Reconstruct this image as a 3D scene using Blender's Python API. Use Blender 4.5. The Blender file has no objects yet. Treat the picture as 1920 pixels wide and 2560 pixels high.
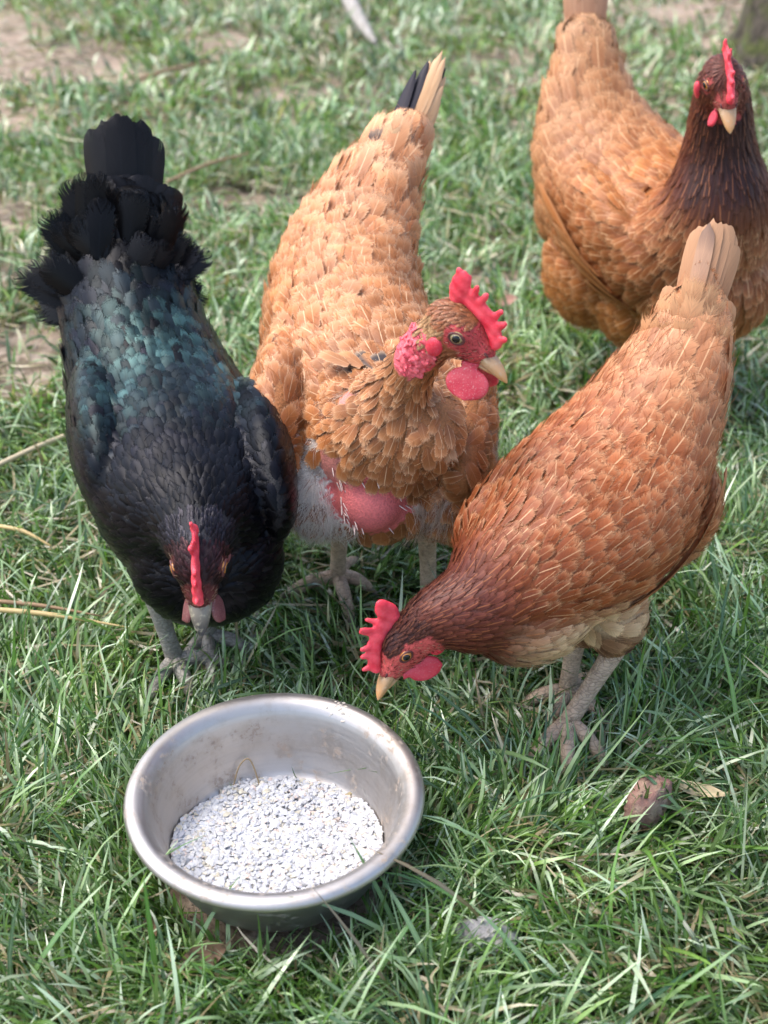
import bpy, math, random
import numpy as np
from mathutils import Vector
from mathutils.bvhtree import BVHTree

rng = np.random.default_rng(11)
random.seed(11)
sc = bpy.context.scene
COL = sc.collection

# ------------------------------------------------------------------ camera
cam = bpy.data.cameras.new('camera')
cam_o = bpy.data.objects.new('camera', cam)
COL.objects.link(cam_o)
CAM = np.array((0.0, 0.0, 0.865))
PITCH = math.radians(33.5)
cam_o.location = CAM
cam_o.rotation_euler = (math.pi / 2 - PITCH, 0, 0)
cam.sensor_fit = 'VERTICAL'
cam.sensor_height = 24.0
cam.lens = 12.0 / math.tan(math.radians(20))
cam.clip_start, cam.clip_end = 0.02, 400
cam.dof.use_dof = True
cam.dof.focus_distance = 1.20
cam.dof.aperture_fstop = 4.0
sc.camera = cam_o

# ------------------------------------------------------------------ sky, sun, exposure
SUN_EL, SUN_AZ = math.radians(62), math.radians(-80)       # azimuth from +Y towards +X
world = bpy.data.worlds.new('World')
sc.world = world
world.use_nodes = True
nt = world.node_tree
bg = nt.nodes['Background']
sky = nt.nodes.new('ShaderNodeTexSky')
sky.sky_type = 'NISHITA'
sky.sun_disc = False
sky.sun_elevation, sky.sun_rotation = SUN_EL, SUN_AZ
sky.air_density, sky.dust_density, sky.ozone_density = 1.0, 3.0, 1.0
nt.links.new(sky.outputs[0], bg.inputs[0])
bg.inputs[1].default_value = 0.15
sun = bpy.data.lights.new('sun', 'SUN')
sun.energy, sun.angle, sun.color = 1.05, math.radians(42), (1.0, 0.99, 0.98)
sun_o = bpy.data.objects.new('sun', sun)
COL.objects.link(sun_o)
sd = Vector((math.sin(SUN_AZ) * math.cos(SUN_EL), math.cos(SUN_AZ) * math.cos(SUN_EL), math.sin(SUN_EL)))
sun_o.rotation_euler = (-sd).to_track_quat('-Z', 'Y').to_euler()
vs = sc.view_settings
vs.view_transform, vs.look, vs.exposure, vs.gamma = 'Standard', 'None', 1.46, 1.0
vs.use_curve_mapping = False
sc.cycles.use_denoising = True
sc.cycles.transparent_max_bounces = 12
sc.cycles.max_bounces = 6

# ------------------------------------------------------------------ helpers
def nrm(a):
    a = np.asarray(a, float)
    return a / np.maximum(np.linalg.norm(a, axis=-1, keepdims=True), 1e-9)

def mk(name, V, F, mat, parent=None, uv=None, col=None, smooth=True, bn=None):
    """one mesh object from vertex array V and a list of face arrays F (quads and / or tris)"""
    me = bpy.data.meshes.new(name)
    V = np.asarray(V, np.float32)
    if not isinstance(F, (list, tuple)):
        F = [F]
    F = [np.asarray(f, np.int32) for f in F if len(f)]
    loops = np.concatenate([f.ravel() for f in F])
    tot = np.concatenate([np.full(len(f), f.shape[1], np.int32) for f in F])
    st = np.concatenate([[0], np.cumsum(tot)[:-1]]).astype(np.int32)
    me.vertices.add(len(V)); me.vertices.foreach_set('co', V.ravel())
    me.loops.add(len(loops)); me.loops.foreach_set('vertex_index', loops)
    me.polygons.add(len(tot)); me.polygons.foreach_set('loop_start', st); me.polygons.foreach_set('loop_total', tot)
    me.polygons.foreach_set('use_smooth', np.full(len(tot), smooth))
    if uv is not None:
        me.uv_layers.new(name='UVMap').data.foreach_set('uv', np.asarray(uv, np.float32)[loops].ravel())
    if col is not None:
        me.color_attributes.new('Col', 'FLOAT_COLOR', 'POINT').data.foreach_set('color', np.asarray(col, np.float32).ravel())
    if bn is not None:
        me.attributes.new('coat', 'FLOAT_VECTOR', 'POINT').data.foreach_set('vector', np.asarray(bn, np.float32).ravel())
    me.update(calc_edges=True)
    o = bpy.data.objects.new(name, me)
    COL.objects.link(o)
    if mat: me.materials.append(mat)
    if parent is not None: o.parent = parent
    return o

def tag(o, label=None, cat=None, group=None, kind=None):
    for k, v in (('label', label), ('category', cat), ('group', group), ('kind', kind)):
        if v: o[k] = v
    return o

def empty(name, loc):
    o = bpy.data.objects.new(name, None)
    COL.objects.link(o); o.location = loc; o.empty_display_size = .05
    return o

def catmull(S, res):
    S = np.asarray(S, float); out = []
    for i in range(len(S) - 1):
        p0, p1, p2, p3 = S[max(i - 1, 0)], S[i], S[i + 1], S[min(i + 2, len(S) - 1)]
        for k in range(res):
            t = k / res
            out.append(.5 * (2 * p1 + (p2 - p0) * t + (2 * p0 - 5 * p1 + 4 * p2 - p3) * t * t + (3 * p1 - p0 - 3 * p2 + p3) * t ** 3))
    out.append(S[-1])
    return np.array(out)

def frames(c, first_l=None):
    T = nrm(np.gradient(c, axis=0))
    l = nrm(np.cross(T[-1], (0, 0, 1.0))) if first_l is None else np.asarray(first_l, float)
    Ls = []
    for i in range(len(c) - 1, -1, -1):
        l = nrm(l - T[i] * (l @ T[i])); Ls.append(l)
    L = np.array(Ls[::-1])
    return T, L, np.cross(L, T)

def tube(S, n=28, res=6, first_l=None, cap=.7):
    """closed tube; S rows x,y,z,half width,up radius,down radius"""
    P = catmull(S, res); c = P[:, :3]
    T, L, N = frames(c, first_l)
    a = np.linspace(0, 2 * np.pi, n, endpoint=False)
    V = []
    for i in range(len(c)):
        r = np.where(np.sin(a) > 0, P[i, 4], P[i, 5])
        V.append(c[i] + np.outer(np.cos(a) * P[i, 3], L[i]) + np.outer(np.sin(a) * r, N[i]))
    V = np.concatenate(V); k = len(c); i0 = len(V)
    V = np.concatenate([V, [c[0] - T[0] * P[0, 3] * cap], [c[-1] + T[-1] * P[-1, 3] * cap]])
    j = np.arange(n); j2 = (j + 1) % n
    Q = np.concatenate([np.stack([i * n + j, i * n + j2, (i + 1) * n + j2, (i + 1) * n + j], 1) for i in range(k - 1)])
    Tr = np.concatenate([np.stack([np.full(n, i0), j2, j], 1), np.stack([np.full(n, i0 + 1), (k - 1) * n + j, (k - 1) * n + j2], 1)])
    return V, Q, Tr

def rtube(pts, radii, n=10, res=4):
    S = [tuple(p) + (r, r, r) for p, r in zip(pts, radii)]
    d = np.asarray(pts[-1], float) - np.asarray(pts[0], float)
    l = np.cross(nrm(d), (0.31, .17, .93)); l = nrm(l)
    return tube(S, n, res, first_l=l)

def basis(f, u=(0, 0, 1.0)):
    f = nrm(f); u = np.asarray(u, float); u = nrm(u - f * (u @ f))
    return np.stack([f, np.cross(u, f), u], 1)           # columns forward, left, up

def ellipsoid(c, f, r, u=(0, 0, 1.0), nu=20, nv=12):
    B = basis(f, u)
    th = np.linspace(0, np.pi, nv + 1)[1:-1]; ph = np.linspace(0, 2 * np.pi, nu, endpoint=False)
    P = [[math.cos(t) * r[0], math.sin(t) * math.cos(p) * r[1], math.sin(t) * math.sin(p) * r[2]] for t in th for p in ph]
    P += [[r[0], 0, 0], [-r[0], 0, 0]]
    V = np.asarray(c, float) + np.array(P) @ B.T
    j = np.arange(nu); j2 = (j + 1) % nu; k = len(th); i0 = k * nu
    Q = np.concatenate([np.stack([i * nu + j, (i + 1) * nu + j, (i + 1) * nu + j2, i * nu + j2], 1) for i in range(k - 1)])
    Tr = np.concatenate([np.stack([np.full(nu, i0), j, j2], 1), np.stack([np.full(nu, i0 + 1), (k - 1) * nu + j2, (k - 1) * nu + j], 1)])
    return V, Q, Tr

def merge(parts):
    V, Q, T, o = [], [], [], 0
    for v, q, t in parts:
        V.append(v); Q.append(np.asarray(q) + o); o2 = o; o += len(v)
        if len(t): T.append(np.asarray(t) + o2)
    return np.concatenate(V), np.concatenate(Q), (np.concatenate(T) if T else np.zeros((0, 3), int))

def fuse(parts, voxel, smooth=5):
    """one continuous skin over overlapping closed shells"""
    V, Q, T = merge(parts)
    o = mk('tmp', V, [Q, T], None)
    m = o.modifiers.new('r', 'REMESH'); m.mode = 'VOXEL'; m.voxel_size = voxel
    if smooth:
        s = o.modifiers.new('s', 'SMOOTH'); s.iterations = smooth; s.factor = .5
    dg = bpy.context.evaluated_depsgraph_get()
    me = bpy.data.meshes.new_from_object(o.evaluated_get(dg))
    bpy.data.objects.remove(o)
    V = np.empty(len(me.vertices) * 3, np.float32); me.vertices.foreach_get('co', V); V = V.reshape(-1, 3)
    N = np.empty(len(me.vertices) * 3, np.float32); me.vertices.foreach_get('normal', N); N = N.reshape(-1, 3)
    F = [tuple(p.vertices) for p in me.polygons]
    bpy.data.meshes.remove(me)
    q = np.array([f for f in F if len(f) == 4], int).reshape(-1, 4)
    t = np.array([f for f in F if len(f) == 3], int).reshape(-1, 3)
    return V.astype(float), N.astype(float), q, t

def vnoise(x, y, scale, seed=0):
    r = np.random.default_rng(seed); g = r.random((64, 64))
    X, Y = np.asarray(x) * scale + 1000, np.asarray(y) * scale + 1000
    i, j = np.floor(X).astype(int), np.floor(Y).astype(int)
    fx, fy = X - i, Y - j
    fx, fy = fx * fx * (3 - 2 * fx), fy * fy * (3 - 2 * fy)
    a, b = g[i % 64, j % 64], g[(i + 1) % 64, j % 64]; c, d = g[i % 64, (j + 1) % 64], g[(i + 1) % 64, (j + 1) % 64]
    return (a * (1 - fx) + b * fx) * (1 - fy) + (c * (1 - fx) + d * fx) * fy

def sstep(a, b, x):
    t = np.clip((np.asarray(x, float) - a) / (b - a), 0, 1)
    return t * t * (3 - 2 * t)

# ------------------------------------------------------------------ materials
class NT:
    def __init__(s, name):
        s.m = bpy.data.materials.new(name); s.m.use_nodes = True
        s.t = s.m.node_tree; s.b = s.t.nodes['Principled BSDF']; s.out = s.t.nodes['Material Output']
    def n(s, ty, **kw):
        d = s.t.nodes.new(ty)
        for k, v in kw.items():
            if k.startswith('_'): setattr(d, k[1:], v)
            else: d.inputs[k.replace('__', ' ')].default_value = v
        return d
    def l(s, a, b): s.t.links.new(a, b)
    def math(s, op, a, b=None, c=None, clamp=False):
        d = s.t.nodes.new('ShaderNodeMath'); d.operation = op; d.use_clamp = clamp
        for i, v in enumerate((a, b, c)):
            if v is None: continue
            if isinstance(v, (int, float)): d.inputs[i].default_value = v
            else: s.l(v, d.inputs[i])
        return d.outputs[0]
    def mix(s, f, a, b, mode='MIX'):
        d = s.t.nodes.new('ShaderNodeMix'); d.data_type = 'RGBA'; d.blend_type = mode
        for i, v in ((0, f), (6, a), (7, b)):
            if isinstance(v, (int, float)): d.inputs[i].default_value = v
            elif isinstance(v, tuple): d.inputs[i].default_value = v + ((1,) if len(v) == 3 else ())
            else: s.l(v, d.inputs[i])
        return d.outputs[2]
    def ramp(s, x, a, b, c0=0.0, c1=1.0):
        d = s.t.nodes.new('ShaderNodeMapRange'); d.interpolation_type = 'SMOOTHSTEP'
        d.inputs[1].default_value, d.inputs[2].default_value, d.inputs[3].default_value, d.inputs[4].default_value = a, b, c0, c1
        s.l(x, d.inputs[0]); return d.outputs[0]
    def set(s, **kw):
        for k, v in kw.items(): s.b.inputs[k.replace('__', ' ')].default_value = v
    def noise(s, scale, detail=3, vec=None, rough=.55):
        d = s.n('ShaderNodeTexNoise'); d.inputs['Scale'].default_value = scale; d.inputs['Detail'].default_value = detail
        d.inputs['Roughness'].default_value = rough
        if vec is not None: s.l(vec, d.inputs['Vector'])
        return d.outputs[0]
    def bump(s, h, strength, dist):
        d = s.n('ShaderNodeBump'); d.inputs['Strength'].default_value = strength; d.inputs['Distance'].default_value = dist
        s.l(h, d.inputs['Height']); s.l(d.outputs[0], s.b.inputs['Normal'])

def feather_mat(name, shaft, fringe, shaft_w=.05, fringe_f=.35, rough=.5, metallic=0.0, spec=.30, fray=.60, core=(.55, .42, .34), sheen=0.0, barb=.45, freq=19.0, coat=.42):
    k = NT(name)
    uv = k.n('ShaderNodeUVMap'); uv.uv_map = 'UVMap'
    sp = k.n('ShaderNodeSeparateXYZ'); k.l(uv.outputs[0], sp.inputs[0])
    at = k.n('ShaderNodeVertexColor'); at.layer_name = 'Col'
    s = k.math('ABSOLUTE', k.math('SUBTRACT', sp.outputs[0], .5))            # 0 on the shaft, .5 on the edge
    t = sp.outputs[1]
    b = k.math('SUBTRACT', t, k.math('MULTIPLY', s, .75))                    # constant along a barb
    cv = k.n('ShaderNodeCombineXYZ')
    k.l(k.math('MULTIPLY', b, freq), cv.inputs[0]); k.l(k.math('MULTIPLY', at.outputs[1], 37.0), cv.inputs[1])
    k.l(k.math('MULTIPLY', s, 1.2), cv.inputs[2])
    ns = k.noise(1.0, 2, cv.outputs[0])
    col = k.mix(1.0, at.outputs[0], k.mix(ns, (1 - barb,) * 3, (1 + barb,) * 3), 'MULTIPLY')
    edge = k.math('MAXIMUM', k.math('MULTIPLY', s, 2.0), t)
    ef = k.math('MULTIPLY', k.ramp(edge, .60, 1.0), fringe_f)
    col = k.mix(k.ramp(t, .80, .30, 0, .6), col, k.mix(1.0, at.outputs[0], core, 'MULTIPLY'))  # darker roots: pigment, plus weak overlap shadow put into the colour
    col = k.mix(ef, col, fringe)
    sh = k.math('MULTIPLY', k.ramp(s, shaft_w, shaft_w * .4), k.ramp(t, 1.0, .7))
    col = k.mix(k.math('MULTIPLY', sh, k.ramp(at.outputs[1], .15, .95, .1, .62)), col, shaft)
    k.l(col, k.b.inputs['Base Color'])
    k.set(Roughness=rough, Metallic=metallic, **{'Specular__IOR__Level': spec})
    if sheen:
        k.set(**{'Sheen__Weight': sheen, 'Sheen__Roughness': .4})
    ga = k.n('ShaderNodeNewGeometry'); ca = k.n('ShaderNodeAttribute'); ca.attribute_name = 'coat'
    dt = k.n('ShaderNodeVectorMath'); dt.operation = 'DOT_PRODUCT'; k.l(ga.outputs['Normal'], dt.inputs[0]); k.l(ca.outputs['Vector'], dt.inputs[1])
    mv = k.n('ShaderNodeMix'); mv.data_type = 'VECTOR'; k.l(k.ramp(dt.outputs['Value'], 0.0, .3, 0, coat), mv.inputs[0]); k.l(ga.outputs['Normal'], mv.inputs[4]); k.l(ca.outputs['Vector'], mv.inputs[5])
    nz = k.n('ShaderNodeVectorMath'); nz.operation = 'NORMALIZE'; k.l(mv.outputs[1], nz.inputs[0]); k.l(nz.outputs[0], k.b.inputs['Normal'])
    # loose barbs at the rim
    gap = k.ramp(k.math('ADD', k.math('MULTIPLY', k.ramp(edge, .40, 1.0), fray), k.math('MULTIPLY', ns, .6)), .66, .86, 1.0, 0.0)
    k.l(gap, k.b.inputs['Alpha'])
    return k.m

def vcol_mat(name, rough=.6, spec=.3, bump=0.0, bscale=600, sss=0.0, var=.25):
    k = NT(name)
    at = k.n('ShaderNodeVertexColor'); at.layer_name = 'Col'
    n = k.noise(bscale, 3, None)
    tc = k.n('ShaderNodeTexCoord')
    n2 = k.noise(bscale, 3, tc.outputs['Object'])
    k.l(k.mix(1.0, at.outputs[0], k.mix(n2, (1 - var,) * 3, (1 + var,) * 3), 'MULTIPLY'), k.b.inputs['Base Color'])
    k.set(Roughness=rough, **{'Specular__IOR__Level': spec})
    if sss:
        k.set(**{'Subsurface__Weight': sss, 'Subsurface__Scale': .004}); k.b.inputs['Subsurface Radius'].default_value = (1, .3, .2)
    if bump: k.bump(n2, bump, .0012)
    return k.m

def flesh_mat(name, c1, c2, dust=.0, dustcol=(.62, .5, .45), rough=.42):
    k = NT(name); tc = k.n('ShaderNodeTexCoord'); o = tc.outputs['Object']
    big = k.noise(90, 4, o); fine = k.noise(900, 3, o)
    col = k.mix(k.ramp(big, .3, .7), c1, c2)
    col = k.mix(k.math('MULTIPLY', k.ramp(fine, .56, .72), dust), col, dustcol)
    k.l(col, k.b.inputs['Base Color'])
    k.set(Roughness=rough, **{'Subsurface__Weight': .25, 'Subsurface__Scale': .004, 'Specular__IOR__Level': .4})
    k.b.inputs['Subsurface Radius'].default_value = (1, .25, .2)
    k.bump(fine, .35, .0012)
    return k.m

def horn_mat(name, base, tip, dirt):
    k = NT(name); tc = k.n('ShaderNodeTexCoord'); o = tc.outputs['Object']
    at = k.n('ShaderNodeVertexColor'); at.layer_name = 'Col'
    n = k.noise(260, 4, o)
    col = k.mix(at.outputs[1], base, tip)
    col = k.mix(k.ramp(n, .5, .72), col, dirt)
    k.l(col, k.b.inputs['Base Color']); k.set(Roughness=.38)
    k.bump(n, .2, .001)
    return k.m

def leg_mat(name, c1, c2):
    k = NT(name); tc = k.n('ShaderNodeTexCoord'); o = tc.outputs['Object']
    v = k.n('ShaderNodeTexVoronoi'); v.feature = 'DISTANCE_TO_EDGE'; v.inputs['Scale'].default_value = 1.0
    mp = k.n('ShaderNodeMapping'); mp.inputs['Scale'].default_value = (150, 150, 330); k.l(o, mp.inputs[0]); k.l(mp.outputs[0], v.inputs['Vector'])
    n = k.noise(120, 4, o)
    col = k.mix(k.ramp(n, .35, .65), c1, c2)
    col = k.mix(k.ramp(v.outputs['Distance'], .08, .0, 0, .45), col, (.05, .04, .03))
    k.l(col, k.b.inputs['Base Color']); k.set(Roughness=.6)
    k.bump(k.ramp(v.outputs['Distance'], 0, .2), .6, .001)
    return k.m

M = {}
M['tawny'] = feather_mat('tawny_feather', (.82, .56, .33), (.80, .51, .30), .030, .58, core=(.48, .34, .26), coat=.26)
M['tawny_tail'] = feather_mat('tawny_tail_feather', (.80, .55, .32), (.74, .48, .28), .02, .3, fray=.20, core=(.85, .78, .72), freq=55.0, barb=.3)
M['russet_tail'] = feather_mat('russet_tail_feather', (.56, .34, .19), (.54, .31, .17), .02, .3, fray=.20, core=(.88, .80, .74), freq=55.0, barb=.3)
M['russet'] = feather_mat('russet_feather', (.84, .53, .28), (.76, .44, .22), .034, .52, coat=.36)
M['mahogany'] = feather_mat('mahogany_feather', (.42, .15, .05), (.34, .11, .03), .06, .22, rough=.46, spec=.25)
M['black'] = feather_mat('black_feather', (.010, .010, .012), (.007, .007, .009), .03, .12, rough=.34, metallic=.48, spec=.18, fray=.48, barb=.35, core=(.12, .12, .16), freq=24.0, coat=.25)
M['black_tail'] = feather_mat('black_tail_feather', (.010, .010, .012), (.007, .0065, .007), .02, .10, rough=.40, metallic=.2, spec=.2, fray=.32, barb=.6, core=(.9, .9, .9), freq=60.0)
M['skin'] = vcol_mat('body_skin', .6, .3, .9, 520, 0, .5)
M['comb'] = flesh_mat('comb_flesh', (.66, .026, .050), (.80, .085, .11), .12, (.75, .35, .33))
M['wattle'] = flesh_mat('wattle_flesh', (.62, .03, .055), (.70, .07, .10), .25)
M['neck_skin'] = flesh_mat('wrinkled_skin', (.60, .07, .10), (.70, .13, .15), .2)
M['wattle_dusty'] = flesh_mat('dusty_wattle_flesh', (.50, .030, .055), (.60, .08, .10), .45)
M['wattle_dull'] = flesh_mat('dull_wattle_flesh', (.16, .045, .05), (.22, .08, .08), .4)
M['beak'] = horn_mat('pale_beak', (.44, .27, .14), (.62, .31, .115), (.50, .35, .21))
M['beak_dark'] = horn_mat('dark_beak', (.22, .19, .14), (.035, .035, .04), (.38, .34, .24))
M['leg'] = leg_mat('leg_scale', (.60, .43, .30), (.46, .32, .22))
M['leg_grey'] = leg_mat('grey_leg_scale', (.34, .31, .26), (.24, .215, .18))
def plain(name, c, rough=.5, spec=.5, metallic=0):
    k = NT(name); tc = k.n('ShaderNodeTexCoord'); n = k.noise(300, 3, tc.outputs['Object'])
    k.l(k.mix(n, tuple(x * .85 for x in c), tuple(min(1, x * 1.15) for x in c)), k.b.inputs['Base Color'])
    k.set(Roughness=rough, Metallic=metallic, **{'Specular__IOR__Level': spec}); return k.m
M['iris'] = plain('eye_iris', (.32, .25, .12), .12)
M['iris_orange'] = plain('eye_iris_orange', (.50, .20, .04), .12)
M['pupil'] = plain('eye_pupil', (.004, .004, .004), .05)
M['lid'] = plain('eyelid', (.09, .02, .018), .5)
M['claw'] = plain('claw_horn', (.24, .19, .14), .4)
M['quill'] = plain('pin_quill', (.66, .50, .43), .5)
# ------------------------------------------------------------------ ground
def build_ground():
    g = np.concatenate([-np.geomspace(120, 3.2, 16), np.linspace(-3, 3, 121), np.geomspace(3.2, 120, 16)])
    X, Y = np.meshgrid(g, g + 1.8)
    Z = -.012 + .018 * (vnoise(X, Y, 5, 3) - .5) + .02 * (vnoise(X, Y, 1.3, 4) - .5)
    r = np.hypot(X + .083, Y - .788)
    Z = np.where(r < .16, np.minimum(Z, -.004), Z)
    V = np.stack([X, Y, Z], -1).reshape(-1, 3); n = len(g)
    i, j = np.meshgrid(np.arange(n - 1), np.arange(n - 1), indexing='ij')
    a = (i * n + j).ravel()
    k = NT('soil'); tc = k.n('ShaderNodeTexCoord'); o = tc.outputs['Object']
    n1 = k.noise(3.2, 5, o); n2 = k.noise(46, 6, o); n3 = k.noise(240, 3, o)
    c = k.mix(k.ramp(n1, .35, .65), (.13, .10, .065), (.38, .285, .215))
    c = k.mix(k.ramp(n2, .45, .68), c, (.44, .35, .27))
    c = k.mix(k.ramp(n3, .6, .75), c, (.06, .05, .03))
    k.l(c, k.b.inputs['Base Color']); k.set(Roughness=.95, **{'Specular__IOR__Level': .1})
    k.bump(n2, .8, .02)
    o = mk('ground', V, np.stack([a, a + 1, a + n + 1, a + n], 1), k.m)
    tag(o, 'bare brown soil showing between the grass', 'ground', kind='structure')
build_ground()

# bare patches in the picture (x, y, radius x, radius y)
DIRT = [(-.80, 3.10, .34, .20), (-.78, 2.68, .16, .12), (-.62, 2.95, .2, .08), (-.20, 2.86, .16, .07), (-.25, 2.28, .15, .09), (-.50, 1.68, .10, .14),
        (.82, 3.45, .34, .16), (-.36, 3.25, .10, .09), (.25, 3.1, .14, .06), (-.64, 2.2, .12, .10), (-.60, 1.95, .1, .08), (-.98, 3.3, .3, .3), (.18, 1.95, .1, .05)]
def dirt(x, y):
    d = np.zeros_like(x)
    w = .35 * (vnoise(x, y, 9, 8) - .5) + .3 * (vnoise(x, y, 25, 9) - .5)
    for a, b, ra, rb in DIRT:
        d = np.maximum(d, 1 - sstep(.55, 1.15, np.hypot((x - a) / ra, (y - b) / rb) + w))
    return d

BOWL = np.array((-.085, .794, 0.0))
FEET = [(-.198, 1.02), (-.17, 1.06), (-.046, 1.15), (.045, 1.137), (.164, .935), (.167, .985)]

def blades(root, length, width, az, tilt, bend, twist, cols, nseg=5):
    """curved tapering leaf blades as one vertex / face set"""
    n = len(root); t = np.linspace(0, 1, nseg + 1)
    th = tilt[:, None] + bend[:, None] * t[None]                       # angle from the vertical along the blade
    ds = (length / nseg)[:, None]
    az2 = az[:, None] + twist[:, None] * t[None]
    dx, dz = np.sin(th) * ds, np.cos(th) * ds
    x = np.concatenate([np.zeros((n, 1)), np.cumsum((dx * np.cos(az2))[:, :-1], 1)], 1)
    y = np.concatenate([np.zeros((n, 1)), np.cumsum((dx * np.sin(az2))[:, :-1], 1)], 1)
    z = np.concatenate([np.zeros((n, 1)), np.cumsum(dz[:, :-1], 1)], 1)
    z = np.where(z < 0.002, .002 + 0 * z, z)
    c = np.stack([x, y, z], -1) + root[:, None, :]
    rl = rng.normal(0, .5, n)[:, None] + rng.normal(0, .6, n)[:, None] * t[None]
    side = np.stack([-np.sin(az2) * np.cos(rl), np.cos(az2) * np.cos(rl), np.sin(rl)], -1)
    prof = np.interp(t, [0, .12, .5, .8, 1], [.55, .85, 1, .62, .05])
    w = .5 * width[:, None, None] * prof[None, :, None]
    V = np.stack([c - side * w, c + side * w], 2).reshape(n, -1, 3)
    m = 2 * (nseg + 1)
    q = np.array([[2 * i, 2 * i + 1, 2 * i + 3, 2 * i + 2] for i in range(nseg)])
    F = (q[None] + (np.arange(n) * m)[:, None, None]).reshape(-1, 4)
    C = np.repeat(np.concatenate([cols, np.ones((n, 1))], 1)[:, None], m, 1)
    tt = np.repeat(t, 2)[None, :, None]
    C[:, :, :3] = C[:, :, :3] * (1 - .5 * (1 - tt) ** 3) + np.array((.20, .17, .07)) * .5 * (1 - tt) ** 3   # straw-coloured sheath
    uv = np.stack([np.tile([0., 1.], nseg + 1), np.repeat(t, 2)], -1)
    return V.reshape(-1, 3), F, C.reshape(-1, 4), np.tile(uv, (n, 1))

def grass_cols(n, x, y, far=False):
    pal = np.array([(.042, .100, .014), (.085, .185, .030), (.030, .080, .020), (.17, .26, .105), (.33, .45, .23), (.14, .245, .046), (.42, .37, .23), (.20, .145, .08), (.47, .56, .38)])  # leaf greens; palest carry painted sky glare, darkest the shade between blades
    p = np.array([.18, .16, .14, .14, .17, .08, .025, .015, .13]) if not far else np.array([.14, .14, .10, .16, .18, .10, .07, .03, .10])
    k = rng.choice(len(pal), n, p=p / p.sum())
    c = pal[k] * rng.uniform(.75, 1.3, (n, 1))
    v = vnoise(x, y, 7, 21)[:, None]
    return np.clip(c * (.8 + .45 * v) * np.array((1, 1, 1)), 0, 1)

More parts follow.
